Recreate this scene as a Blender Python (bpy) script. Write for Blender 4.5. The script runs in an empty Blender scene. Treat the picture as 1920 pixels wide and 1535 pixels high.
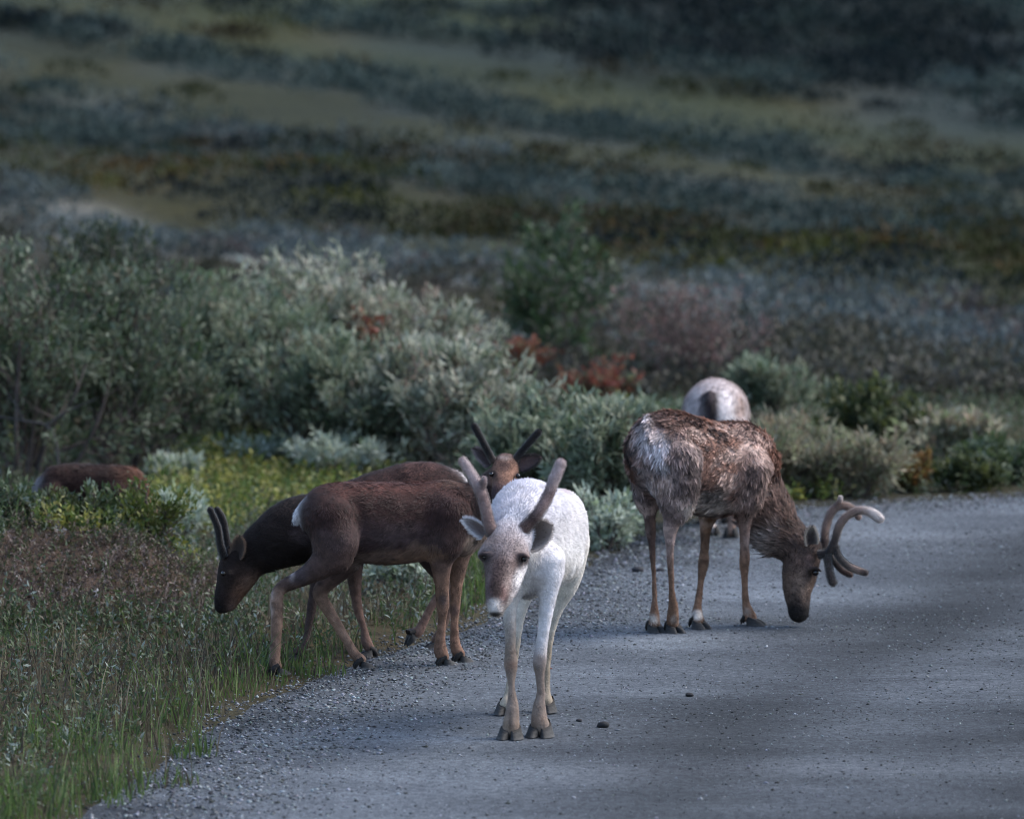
import bpy, math, random
import numpy as np
from mathutils import Vector

rng = np.random.default_rng(7)
random.seed(7)
scene = bpy.context.scene
COL = scene.collection

# ------------------------------------------------------------------ camera
F = 11500.0                       # focal length in photo pixels (photo is 1920 wide)
CX, CY = 960.0, 767.5
PITCH = math.atan(902.5 / F)
CAM_H = 3.318
cam_d = bpy.data.cameras.new('camera')
cam = bpy.data.objects.new('camera', cam_d)
COL.objects.link(cam)
cam.location = (0, 0, CAM_H)
cam.rotation_euler = (math.radians(90) - PITCH, 0, 0)
cam_d.sensor_width = 36
cam_d.lens = 36 * F / 1920
cam_d.clip_start = 0.5
cam_d.clip_end = 9000
cam_d.dof.use_dof = True
cam_d.dof.focus_distance = 26.7
cam_d.dof.aperture_fstop = 3.0
scene.camera = cam

# ------------------------------------------------------------------ sky, sun, exposure
SUN_EL, SUN_AZ = 46.0, 72.0       # azimuth: degrees clockwise from +Y (away from the camera), so right and a little behind
world = bpy.data.worlds.new('World')
scene.world = world
world.use_nodes = True
wn = world.node_tree
bg = wn.nodes['Background']
sky = wn.nodes.new('ShaderNodeTexSky')
sky.sky_type = 'NISHITA'
sky.sun_disc = False
sky.sun_elevation = math.radians(SUN_EL)
sky.sun_rotation = math.radians(SUN_AZ)
sky.air_density = 1.0
sky.dust_density = 0.9
sky.ozone_density = 1.0
wn.links.new(sky.outputs[0], bg.inputs[0])
bg.inputs[1].default_value = 0.14
sd = bpy.data.lights.new('sun', 'SUN')
sd.energy = 2.1
sd.angle = math.radians(38)
sd.color = (1.0, 0.95, 0.88)
sun = bpy.data.objects.new('sun', sd)
COL.objects.link(sun)
el, az = math.radians(SUN_EL), math.radians(SUN_AZ)
to_sun = Vector((math.sin(az) * math.cos(el), math.cos(az) * math.cos(el), math.sin(el)))
sun.rotation_euler = (-to_sun).to_track_quat('-Z', 'Y').to_euler()
sun.location = (20, 20, 30)
scene.view_settings.view_transform = 'Standard'
scene.view_settings.look = 'None'
scene.view_settings.gamma = 1
scene.view_settings.exposure = 1.52
scene.cycles.filter_width = 1.0
scene.cycles.max_bounces = 6
scene.cycles.transparent_max_bounces = 4

# ------------------------------------------------------------------ maths helpers
cp, sp_ = math.cos(PITCH), math.sin(PITCH)

def at(px, py, D):
    """photo pixel at a real distance D (metres along Y) -> world point"""
    u, v = (px - CX) / F, (CY - py) / F
    r = np.array([u, cp + v * sp_, -sp_ + v * cp])
    return np.array([0, 0, CAM_H]) + r * (D / r[1])

def onground(px, py, z=0.0):
    u, v = (px - CX) / F, (CY - py) / F
    r = np.array([u, cp + v * sp_, -sp_ + v * cp])
    return np.array([0, 0, CAM_H]) + r * ((z - CAM_H) / r[2])

def hash3(ix, iy, iz, seed):
    h = (ix.astype(np.int64) * 374761393 + iy.astype(np.int64) * 668265263 + iz.astype(np.int64) * 2147483647 + seed * 974634777) & 0xFFFFFFFF
    h = ((h ^ (h >> 13)) * 1274126177) & 0xFFFFFFFF
    h = (h ^ (h >> 16)) & 0xFFFFFF
    return h / float(0xFFFFFF)

def noise(p, scale=1.0, seed=0):
    p = np.asarray(p, float) * scale
    i = np.floor(p).astype(np.int64)
    f = p - i
    f = f * f * (3 - 2 * f)
    r = 0
    for dx in (0, 1):
        for dy in (0, 1):
            for dz in (0, 1):
                w = (f[:, 0] if dx else 1 - f[:, 0]) * (f[:, 1] if dy else 1 - f[:, 1]) * (f[:, 2] if dz else 1 - f[:, 2])
                r = r + w * hash3(i[:, 0] + dx, i[:, 1] + dy, i[:, 2] + dz, seed)
    return r

def fbm(p, scale=1.0, octaves=4, seed=0):
    r, a, t = 0, 1.0, 0
    for o in range(octaves):
        r = r + a * noise(p, scale * 2 ** o, seed + o * 17)
        t += a
        a *= 0.5
    return r / t

def n2(x, y, scale, seed=0, octaves=3):
    x = np.atleast_1d(np.asarray(x, float)); y = np.atleast_1d(np.asarray(y, float))
    return fbm(np.stack([x, y, np.zeros_like(x) + 0.37], 1), scale, octaves, seed)

def sstep(a, b, x):
    t = np.clip((x - a) / (b - a), 0, 1)
    return t * t * (3 - 2 * t)

def norm(v):
    v = np.asarray(v, float)
    return v / (np.linalg.norm(v, axis=-1, keepdims=True) + 1e-12)

def catmull(pts, n=6):
    pts = np.asarray(pts, float)
    if len(pts) < 3:
        t = np.linspace(0, 1, n + 1)[:, None]
        return pts[0] * (1 - t) + pts[-1] * t
    P = np.vstack([2 * pts[0] - pts[1], pts, 2 * pts[-1] - pts[-2]])
    out = []
    for k in range(1, len(P) - 2):
        t = np.linspace(0, 1, n, endpoint=False)[:, None]
        a, b, c, d = P[k - 1], P[k], P[k + 1], P[k + 2]
        out.append(0.5 * (2 * b + (c - a) * t + (2 * a - 5 * b + 4 * c - d) * t ** 2 + (3 * b - a - 3 * c + d) * t ** 3))
    out.append(pts[-1:])
    return np.vstack(out)

# ------------------------------------------------------------------ mesh helpers
def mesh_from(name, verts, faces, cols=None, smooth=False):
    """verts Nx3, faces = list of (M,k) arrays"""
    if not isinstance(faces, list):
        faces = [faces]
    me = bpy.data.meshes.new(name)
    verts = np.asarray(verts, np.float32)
    me.vertices.add(len(verts))
    me.vertices.foreach_set('co', verts.ravel())
    nl = sum(f.size for f in faces)
    npoly = sum(len(f) for f in faces)
    me.loops.add(nl)
    me.loops.foreach_set('vertex_index', np.concatenate([f.ravel() for f in faces]).astype(np.int32))
    me.polygons.add(npoly)
    starts, off = [], 0
    for f in faces:
        starts.append(off + np.arange(len(f)) * f.shape[1])
        off += f.size
    me.polygons.foreach_set('loop_start', np.concatenate(starts).astype(np.int32))
    if smooth:
        me.polygons.foreach_set('use_smooth', np.ones(npoly, bool))
    me.update(calc_edges=True)
    if cols is not None:
        at_ = me.color_attributes.new('Col', 'FLOAT_COLOR', 'POINT')
        c = np.ones((len(verts), 4), np.float32)
        c[:, :3] = np.clip(cols, 0, 1)
        at_.data.foreach_set('color', c.ravel())
    me.validate()
    return me

def obj(name, me, mat, parent=None, **props):
    o = bpy.data.objects.new(name, me)
    COL.objects.link(o)
    if me is not None and mat is not None:
        me.materials.append(mat)
    if parent is not None:
        o.parent = parent
        o.matrix_parent_inverse = parent.matrix_world.inverted() if False else o.matrix_parent_inverse
    for k, v in props.items():
        o[k] = v
    return o

def thing(name, label, cat, loc, group=None):
    o = bpy.data.objects.new(name, None)
    COL.objects.link(o)
    o.location = [float(c) for c in loc]
    o.empty_display_size = 0.1
    o['label'] = label
    o['category'] = cat
    if group:
        o['group'] = group
    return o

class MB:
    """collects verts / faces / colours"""
    def __init__(s):
        s.v, s.f, s.c, s.n = [], {}, [], 0
    def add(s, v, f, c):
        v = np.asarray(v, float)
        f = np.asarray(f)
        s.v.append(v)
        s.c.append(np.broadcast_to(np.asarray(c, float), (len(v), 3)))
        s.f.setdefault(f.shape[1], []).append(f + s.n)
        s.n += len(v)
    def build(s, name, smooth=False, origin=None):
        v = np.vstack(s.v)
        if origin is not None:
            v = v - np.asarray(origin)
        return mesh_from(name, v, [np.vstack(x) for x in s.f.values()], np.vstack(s.c), smooth)

def tube(mb, pts, rad, col, sides=8, cap=True):
    pts = np.asarray(pts, float)
    rad = np.broadcast_to(np.asarray(rad, float), (len(pts),))
    t = np.gradient(pts, axis=0)
    t = norm(t)
    ref = np.array([0.13, 0.2, 0.97]) if abs(t[0][2]) < 0.9 else np.array([1.0, 0.1, 0.0])
    u = norm(np.cross(t, ref)); w = np.cross(t, u)
    a = np.linspace(0, 2 * math.pi, sides, endpoint=False)
    ring = (np.cos(a)[None, :, None] * u[:, None] + np.sin(a)[None, :, None] * w[:, None]) * rad[:, None, None] + pts[:, None]
    n = len(pts)
    v = ring.reshape(-1, 3)
    i = np.arange(n - 1)[:, None] * sides; j = np.arange(sides)[None]
    q = np.stack([i + j, i + (j + 1) % sides, i + sides + (j + 1) % sides, i + sides + j], -1).reshape(-1, 4)
    c = np.asarray(col, float)
    if c.ndim == 2:
        c = np.repeat(c, sides, 0)
    mb.add(v, q, c)

# ------------------------------------------------------------------ materials
def mat_attr(name, rough=0.85, transl=0.0, bump=0.0, bscale=60.0, vary=0.0, vscale=30.0, sheen=0.0, spec=0.3):
    m = bpy.data.materials.new(name)
    m.use_nodes = True
    nt = m.node_tree
    b = nt.nodes['Principled BSDF']
    a = nt.nodes.new('ShaderNodeAttribute'); a.attribute_name = 'Col'
    colsock = a.outputs['Color']
    tc = nt.nodes.new('ShaderNodeTexCoord')
    if vary > 0:
        n = nt.nodes.new('ShaderNodeTexNoise'); n.inputs['Scale'].default_value = vscale; n.inputs['Detail'].default_value = 4
        nt.links.new(tc.outputs['Object'], n.inputs['Vector'])
        r = nt.nodes.new('ShaderNodeMapRange')
        r.inputs[3].default_value = 1 - vary; r.inputs[4].default_value = 1 + vary
        r.inputs[1].default_value = 0.3; r.inputs[2].default_value = 0.7
        nt.links.new(n.outputs[0], r.inputs[0])
        mx = nt.nodes.new('ShaderNodeVectorMath'); mx.operation = 'SCALE'
        nt.links.new(colsock, mx.inputs[0]); nt.links.new(r.outputs[0], mx.inputs['Scale'])
        colsock = mx.outputs[0]
    nt.links.new(colsock, b.inputs['Base Color'])
    b.inputs['Roughness'].default_value = rough
    b.inputs['Specular IOR Level'].default_value = spec
    if sheen:
        b.inputs['Sheen Weight'].default_value = sheen
        b.inputs['Sheen Roughness'].default_value = 0.5
    if bump > 0:
        n = nt.nodes.new('ShaderNodeTexNoise'); n.inputs['Scale'].default_value = bscale; n.inputs['Detail'].default_value = 5
        nt.links.new(tc.outputs['Object'], n.inputs['Vector'])
        bp = nt.nodes.new('ShaderNodeBump'); bp.inputs['Strength'].default_value = bump; bp.inputs['Distance'].default_value = 0.01
        nt.links.new(n.outputs[0], bp.inputs['Height']); nt.links.new(bp.outputs[0], b.inputs['Normal'])
    if transl > 0:
        t = nt.nodes.new('ShaderNodeBsdfTranslucent')
        nt.links.new(colsock, t.inputs['Color'])
        ms = nt.nodes.new('ShaderNodeMixShader'); ms.inputs[0].default_value = transl
        nt.links.new(b.outputs[0], ms.inputs[1]); nt.links.new(t.outputs[0], ms.inputs[2])
        nt.links.new(ms.outputs[0], nt.nodes['Material Output'].inputs[0])
    return m

M_BODY = mat_attr('hide', 0.9, 0, 0.5, 90, 0.15, 25, 0.0, 0.15)
M_FUR = mat_attr('fur', 0.7, 0.30, 0, sheen=0.10, spec=0.2)
M_VELVET = mat_attr('velvet', 0.9, 0.1, 0.4, 120, 0.2, 40, 0.3, 0.15)
M_HOOF = mat_attr('hoof_horn', 0.8, 0, 0.3, 80, 0.25, 40)
M_LEAF = mat_attr('leaf', 0.6, 0.35, spec=0.35)
M_GRASS = mat_attr('grass_blade', 0.55, 0.35, spec=0.3)
M_BARK = mat_attr('bark', 0.9, 0, 0.6, 60, 0.3, 20)
M_PEBBLE = mat_attr('pebble', 0.85, 0, 0.3, 120, 0.2, 60)
M_SCRUB = mat_attr('scrub', 0.8, 0.2, spec=0.15)

def mat_eye():
    m = bpy.data.materials.new('eye'); m.use_nodes = True
    b = m.node_tree.nodes['Principled BSDF']
    b.inputs['Base Color'].default_value = (0.006, 0.004, 0.005, 1)
    b.inputs['Roughness'].default_value = 0.06
    return m
M_EYE = mat_eye()

def nodes_of(name):
    m = bpy.data.materials.new(name); m.use_nodes = True
    nt = m.node_tree
    return m, nt, nt.nodes['Principled BSDF']

def tex_noise(nt, vec, scale, detail=5, rough=0.55):
    n = nt.nodes.new('ShaderNodeTexNoise')
    n.inputs['Scale'].default_value = scale; n.inputs['Detail'].default_value = detail; n.inputs['Roughness'].default_value = rough
    nt.links.new(vec, n.inputs['Vector'])
    return n.outputs[0]

def ramp(nt, fac, stops):
    r = nt.nodes.new('ShaderNodeValToRGB')
    e = r.color_ramp.elements
    e[0].position, e[0].color = stops[0][0], (*stops[0][1], 1)
    e[1].position, e[1].color = stops[-1][0], (*stops[-1][1], 1)
    for p, c in stops[1:-1]:
        x = e.new(p); x.color = (*c, 1)
    nt.links.new(fac, r.inputs[0])
    return r.outputs[0]

def mapping(nt, vec, scale, rot=(0, 0, 0)):
    m = nt.nodes.new('ShaderNodeMapping')
    m.inputs['Scale'].default_value = scale
    m.inputs['Rotation'].default_value = rot
    nt.links.new(vec, m.inputs['Vector'])
    return m.outputs[0]

def mixc(nt, fac, a, b, mode='MIX'):
    m = nt.nodes.new('ShaderNodeMix'); m.data_type = 'RGBA'; m.blend_type = mode
    if isinstance(fac, float): m.inputs[0].default_value = fac
    else: nt.links.new(fac, m.inputs[0])
    for s, i in ((a, 6), (b, 7)):
        if isinstance(s, tuple): m.inputs[i].default_value = (*s, 1)
        else: nt.links.new(s, m.inputs[i])
    return m.outputs[2]

def mat_terrain():
    m, nt, b = nodes_of('tundra_soil')
    tc = nt.nodes.new('ShaderNodeTexCoord').outputs['Object']
    at_ = nt.nodes.new('ShaderNodeAttribute'); at_.attribute_name = 'Col'
    band = tex_noise(nt, mapping(nt, tc, (0.25, 0.14, 0.2), (0, 0, 0.35)), 1.0, 6, 0.6)
    c1 = mixc(nt, 1.0, at_.outputs['Color'], ramp(nt, band, [(0.32, (0.6, 0.66, 0.7)), (0.5, (1.0, 1.0, 1.0)), (0.68, (1.5, 1.22, 1.0))]), 'MULTIPLY')
    fine = tex_noise(nt, tc, 7.0, 6, 0.7)
    c2 = ramp(nt, fine, [(0.3, (0.45, 0.45, 0.45)), (0.7, (1.35, 1.3, 1.25))])
    nt.links.new(mixc(nt, 1.0, c1, c2, 'MULTIPLY'), b.inputs['Base Color'])
    b.inputs['Roughness'].default_value = 0.95
    b.inputs['Specular IOR Level'].default_value = 0.1
    bp = nt.nodes.new('ShaderNodeBump'); bp.inputs['Strength'].default_value = 0.8; bp.inputs['Distance'].default_value = 0.06
    nt.links.new(fine, bp.inputs['Height']); nt.links.new(bp.outputs[0], b.inputs['Normal'])
    return m

def mat_road():
    m, nt, b = nodes_of('gravel_road')
    tc = nt.nodes.new('ShaderNodeTexCoord').outputs['Object']
    streak = tex_noise(nt, mapping(nt, tc, (0.30, 0.75, 1.0), (0, 0, 0.35)), 0.9, 7, 0.65)
    c1 = ramp(nt, streak, [(0.3, (0.040, 0.046, 0.055)), (0.45, (0.072, 0.081, 0.095)), (0.55, (0.10, 0.112, 0.130)), (0.7, (0.16, 0.175, 0.20))])
    blot = tex_noise(nt, tc, 1.1, 5, 0.6)
    c1 = mixc(nt, 1.0, c1, ramp(nt, blot, [(0.3, (0.7, 0.7, 0.72)), (0.7, (1.2, 1.2, 1.18))]), 'MULTIPLY')
    grit = tex_noise(nt, tc, 85.0, 4, 0.8)
    c1 = mixc(nt, 1.0, c1, ramp(nt, grit, [(0.3, (0.35, 0.35, 0.36)), (0.5, (0.95, 0.95, 0.95)), (0.68, (1.7, 1.7, 1.68))]), 'MULTIPLY')
    mid = tex_noise(nt, tc, 24.0, 5, 0.75)
    c1 = mixc(nt, 1.0, c1, ramp(nt, mid, [(0.34, (0.5, 0.5, 0.52)), (0.5, (1.0, 1.0, 1.0)), (0.66, (1.5, 1.5, 1.48))]), 'MULTIPLY')
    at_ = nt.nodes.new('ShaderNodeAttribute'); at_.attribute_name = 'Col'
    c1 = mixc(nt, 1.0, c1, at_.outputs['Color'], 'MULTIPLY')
    nt.links.new(c1, b.inputs['Base Color'])
    b.inputs['Roughness'].default_value = 0.92
    b.inputs['Specular IOR Level'].default_value = 0.15
    bp = nt.nodes.new('ShaderNodeBump'); bp.inputs['Strength'].default_value = 0.9; bp.inputs['Distance'].default_value = 0.012
    nt.links.new(grit, bp.inputs['Height'])
    bp2 = nt.nodes.new('ShaderNodeBump'); bp2.inputs['Strength'].default_value = 0.6; bp2.inputs['Distance'].default_value = 0.05
    nt.links.new(blot, bp2.inputs['Height']); nt.links.new(bp.outputs[0], bp2.inputs['Normal'])
    nt.links.new(bp2.outputs[0], b.inputs['Normal'])
    return m

# ------------------------------------------------------------------ road edge and terrain
EDGE = catmull([(-4.6, -30), (-3.6, 5), (-2.5, 17), (-1.75, 22.4), (-1.35, 25.3), (-0.92, 27.3), (-0.25, 29.2), (0.40, 32.3),
                (0.95, 34.3), (1.70, 35.3), (3.0, 35.95), (6.0, 36.6), (14, 37.6), (60, 40)], 8)[:, :2]

def edge_dist(x, y):
    """signed distance to the road's left edge: > 0 on the verge, < 0 on the road"""
    x = np.atleast_1d(np.asarray(x, float)); y = np.atleast_1d(np.asarray(y, float))
    best = np.full(x.shape, 1e9); sgn = np.zeros(x.shape)
    for a, b in zip(EDGE[:-1], EDGE[1:]):
        ab = b - a
        t = np.clip(((x - a[0]) * ab[0] + (y - a[1]) * ab[1]) / (ab @ ab), 0, 1)
        dx, dy = x - a[0] - t * ab[0], y - a[1] - t * ab[1]
        d = np.hypot(dx, dy)
        s = np.sign(ab[0] * dy - ab[1] * dx)
        m = d < best - 1e-9
        best[m] = d[m]; sgn[m] = s[m]
    return best * sgn

def bank(x, y):
    """heath bank between the road and the hidden calf"""
    wob = (n2(x, y, 0.9, 51) - 0.5) * 0.5
    return 0.36 * (1 - sstep(-1.95, -1.30, x + wob * 0.6)) * np.exp(-(np.where(y < 30.3, (y - 30.3) / 0.85, (y - 30.3) / 0.62)) ** 2) * (0.8 + 0.4 * n2(x, y, 1.5, 53))

def ground_z(x, y):
    x = np.atleast_1d(np.asarray(x, float)); y = np.atleast_1d(np.asarray(y, float))
    s = np.clip(y - 44, 0, 90)
    z = 0.00034 * s ** 2
    s2 = np.clip(y - 134, 0, 500)
    z = z + 0.0612 * s2 + 0.00016 * s2 ** 2
    z = z - 3.2 * np.tanh(x / 32) * sstep(42, 90, y)
    z = z + (n2(x, y, 0.16, 3) - 0.5) * 0.55 * sstep(42, 60, y) + (n2(x, y, 0.03, 5) - 0.5) * 3.0 * sstep(110, 200, y)
    d = edge_dist(x, y)
    v = sstep(0.0, 0.5, d)
    z = z + v * ((n2(x, y, 0.7, 9) - 0.5) * 0.16 + (n2(x, y, 3.0, 11) - 0.5) * 0.05)
    z = z - 0.03 * (1 - sstep(-0.1, 0.12, d)) * (y < 46)
    return z + bank(x, y)

def axis(lo, hi, dense_lo, dense_hi, step, grow=1.18):
    a = list(np.arange(dense_lo, dense_hi + 1e-6, step))
    s = step
    while a[-1] < hi:
        s *= grow; a.append(a[-1] + s)
    s = step
    while a[0] > lo:
        s *= grow; a.insert(0, a[0] - s)
    return np.array(a)

def grid_mesh(xs, ys, zf):
    X, Y = np.meshgrid(xs, ys)
    v = np.stack([X.ravel(), Y.ravel(), zf(X.ravel(), Y.ravel())], 1)
    nx, ny = len(xs), len(ys)
    i = np.arange(ny - 1)[:, None] * nx; j = np.arange(nx - 1)[None]
    q = np.stack([i + j, i + j + 1, i + nx + j + 1, i + nx + j], -1).reshape(-1, 4)
    return v, q

SCW = [((0.036, 0.056, 0.052), 4), ((0.055, 0.076, 0.072), 2), ((0.022, 0.036, 0.033), 3)]
SCP = [((0.085, 0.104, 0.105), 4), ((0.055, 0.072, 0.070), 3), ((0.060, 0.052, 0.050), 1.2)]
SCD = [((0.004, 0.010, 0.012), 4), ((0.008, 0.016, 0.017), 3)]
SCB = [((0.026, 0.021, 0.009), 3), ((0.022, 0.027, 0.009), 3), ((0.034, 0.036, 0.009), 1)]
SCY = [((0.055, 0.060, 0.012), 2), ((0.03, 0.038, 0.010), 3), ((0.055, 0.034, 0.010), 1)]
SCG = [((0.065, 0.062, 0.048), 4), ((0.042, 0.043, 0.028), 3), ((0.095, 0.092, 0.080), 2)]
# (from, to, scrub palettes, scrub density, soil colour)
BELT = [(-99, 55, (SCB, SCG, SCG, SCP), 0.42, (0.034, 0.033, 0.022)), (54, 60.5, (SCP, SCP, SCP), 0.6, (0.105, 0.125, 0.130)), (60, 67, (SCD, SCY, SCB), 0.45, (0.028, 0.031, 0.011)),
        (67, 74, (SCD, SCB, SCW), 0.55, (0.022, 0.024, 0.014)), (74, 77, (SCW, SCP), 0.7, (0.040, 0.052, 0.050)), (77, 87, (SCB,), 0.06, (0.029, 0.032, 0.011)),
        (87, 92.5, (SCD, SCW, SCW), 0.8, (0.028, 0.040, 0.038)), (92.5, 103, (SCB,), 0.06, (0.026, 0.034, 0.011)), (103, 108, (SCD, SCW), 0.6, (0.022, 0.034, 0.031)), (108, 9999, (SCD, SCD, SCW), 0.9, (0.012, 0.020, 0.020))]
MEADOW = (0.023, 0.034, 0.012)

def belt_s(x, y):
    b1 = n2(x * 0.5, y * 0.5 + x * 0.3, 0.22, 91, 3)
    return y + 1.0 * np.clip(x, -25, 25) + (b1 - 0.5) * 15

def soil_colour(x, y):
    s_ = belt_s(x, y)
    c_ = np.tile(np.array([0.030, 0.028, 0.016]), (len(x), 1))
    for lo_, hi_, ch, de, sc_ in BELT:
        w_ = sstep(lo_ - 0.8, lo_ + 0.8, s_) * (1 - sstep(hi_ - 0.8, hi_ + 0.8, s_)) * sstep(44, 48, y)
        c0 = np.tile(np.array(sc_), (len(x), 1))
        if lo_ >= 108:
            m_ = (1 - sstep(0.0, 0.02, x / np.maximum(y, 1)))[:, None]
            c0 = c0 * (1 - m_) + np.array(MEADOW) * m_
        c_ = c_ * (1 - w_[:, None]) + c0 * 0.68 * w_[:, None]
    bk = sstep(0.04, 0.14, bank(x, y))[:, None]
    soil = np.array([0.060, 0.043, 0.033]) * (0.1 + 1.8 * n2(x, y, 4, 55, 4))[:, None]
    return c_ * (1 - bk) + soil * bk

xs = axis(-2500, 2500, -7, 8, 0.12)
ys = axis(-400, 4000, 20, 62, 0.14)
v, q = grid_mesh(xs, ys, ground_z)
obj('terrain', mesh_from('terrain', v, q, soil_colour(v[:, 0], v[:, 1]), True), mat_terrain(), kind='structure')

def road_z(x, y):
    return (n2(x, y, 0.5, 21) - 0.5) * 0.012 + (n2(x, y, 4.0, 23) - 0.5) * 0.006

rx = np.arange(-6, 14.01, 0.11); ry = np.concatenate([np.arange(-20, 18, 0.6), np.arange(18, 41, 0.11)])
v, q = grid_mesh(rx, ry, lambda x, y: np.zeros_like(x))
d = edge_dist(v[:, 0], v[:, 1])
wob = (n2(v[:, 0], v[:, 1], 1.4, 31) - 0.5) * 0.35 + (n2(v[:, 0], v[:, 1], 6, 33) - 0.5) * 0.12
d = d + wob
keep = (d[q] < 0).any(1) & (d[q] > -7.5).all(1)
e = 0.02
gx = (edge_dist(v[:, 0] + e, v[:, 1]) - edge_dist(v[:, 0] - e, v[:, 1])) / (2 * e)
gy = (edge_dist(v[:, 0], v[:, 1] + e) - edge_dist(v[:, 0], v[:, 1] - e)) / (2 * e)
out = d > 0
v[out, 0] -= gx[out] * d[out]; v[out, 1] -= gy[out] * d[out]
v[:, 2] = road_z(v[:, 0], v[:, 1]) - 0.025 * sstep(-0.25, 0.0, d)
wear_and_vignette = 0.49 + 0.48 * np.exp(-((d + 1.05) / 0.75) ** 2) - 0.20 * np.exp(-((d + 2.2) / 0.28) ** 2) + 0.10 * np.exp(-((d + 2.8) / 0.3) ** 2) - 0.12 * np.exp(-((d + 3.6) / 0.3) ** 2)  # wheel tracks, plus a painted vignette: bright near the verge, darker to the right
wear_and_vignette = wear_and_vignette + (n2(v[:, 0], v[:, 1], 0.8, 35) - 0.5) * 0.35 + (n2(v[:, 0] * 0.6, v[:, 1] * 1.6, 2.2, 37) - 0.5) * 0.3
wear_and_vignette = np.clip(wear_and_vignette, 0.3, 1)
used = np.unique(q[keep]); remap = np.full(len(v), -1); remap[used] = np.arange(len(used))
obj('road', mesh_from('road', v[used], remap[q[keep]], np.repeat(wear_and_vignette[used][:, None], 3, 1), True), mat_road(), kind='structure')

# ------------------------------------------------------------------ reindeer: smooth-blended solid, meshed with surface nets
def surface_nets(f, origin, h):
    s = f < 0
    nx, ny, nz = f.shape
    corner = [(a, b, c) for a in (0, 1) for b in (0, 1) for c in (0, 1)]
    cs = sum(s[a:nx - 1 + a, b:ny - 1 + b, c:nz - 1 + c].astype(np.int8) for a, b, c in corner)
    act = np.argwhere((cs > 0) & (cs < 8))
    idx = np.full((nx - 1, ny - 1, nz - 1), -1, np.int64)
    idx[act[:, 0], act[:, 1], act[:, 2]] = np.arange(len(act))
    acc = np.zeros((len(act), 3)); cnt = np.zeros(len(act))
    for a in corner:
        for ax in range(3):
            if a[ax] == 1: continue
            b = list(a); b[ax] = 1
            fa = f[act[:, 0] + a[0], act[:, 1] + a[1], act[:, 2] + a[2]]
            fb = f[act[:, 0] + b[0], act[:, 1] + b[1], act[:, 2] + b[2]]
            m = (fa < 0) != (fb < 0)
            t = np.where(m, fa / (fa - fb + 1e-12), 0)
            p = np.tile(np.array(a, float), (len(act), 1)); p[:, ax] += t
            acc[m] += p[m]; cnt[m] += 1
    v = (act + acc / cnt[:, None]) * h + origin
    quads = []
    for ax in range(3):
        o1, o2 = [(1, 2), (2, 0), (0, 1)][ax]
        sl0 = [slice(1, -1)] * 3; sl1 = [slice(1, -1)] * 3
        sl0[ax] = slice(0, -1); sl1[ax] = slice(1, None)
        A, B = s[tuple(sl0)], s[tuple(sl1)]
        e = np.argwhere(A != B)
        flip = A[e[:, 0], e[:, 1], e[:, 2]]
        off = np.ones(3, int); off[ax] = 0
        e = e + off
        def cell(d1, d2):
            c = e.copy(); c[:, o1] -= d1; c[:, o2] -= d2
            return idx[c[:, 0], c[:, 1], c[:, 2]]
        qd = np.stack([cell(1, 1), cell(0, 1), cell(0, 0), cell(1, 0)], 1)
        qd[~flip] = qd[~flip][:, ::-1]
        quads.append(qd)
    quads = np.vstack(quads)
    return v, quads[(quads >= 0).all(1)]

def vertex_normals(v, q):
    n = np.cross(v[q[:, 2]] - v[q[:, 0]], v[q[:, 3]] - v[q[:, 1]])
    out = np.zeros_like(v)
    for k in range(4):
        np.add.at(out, q[:, k], n)
    return norm(out)

def lap(v, q, it=2, lam=0.5):
    e = np.vstack([q[:, [0, 1]], q[:, [1, 2]], q[:, [2, 3]], q[:, [3, 0]]])
    for _ in range(it):
        s = np.zeros_like(v); c = np.zeros(len(v))
        np.add.at(s, e[:, 0], v[e[:, 1]]); np.add.at(c, e[:, 0], 1)
        v = v + lam * (s / c[:, None] - v)
    return v

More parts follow.
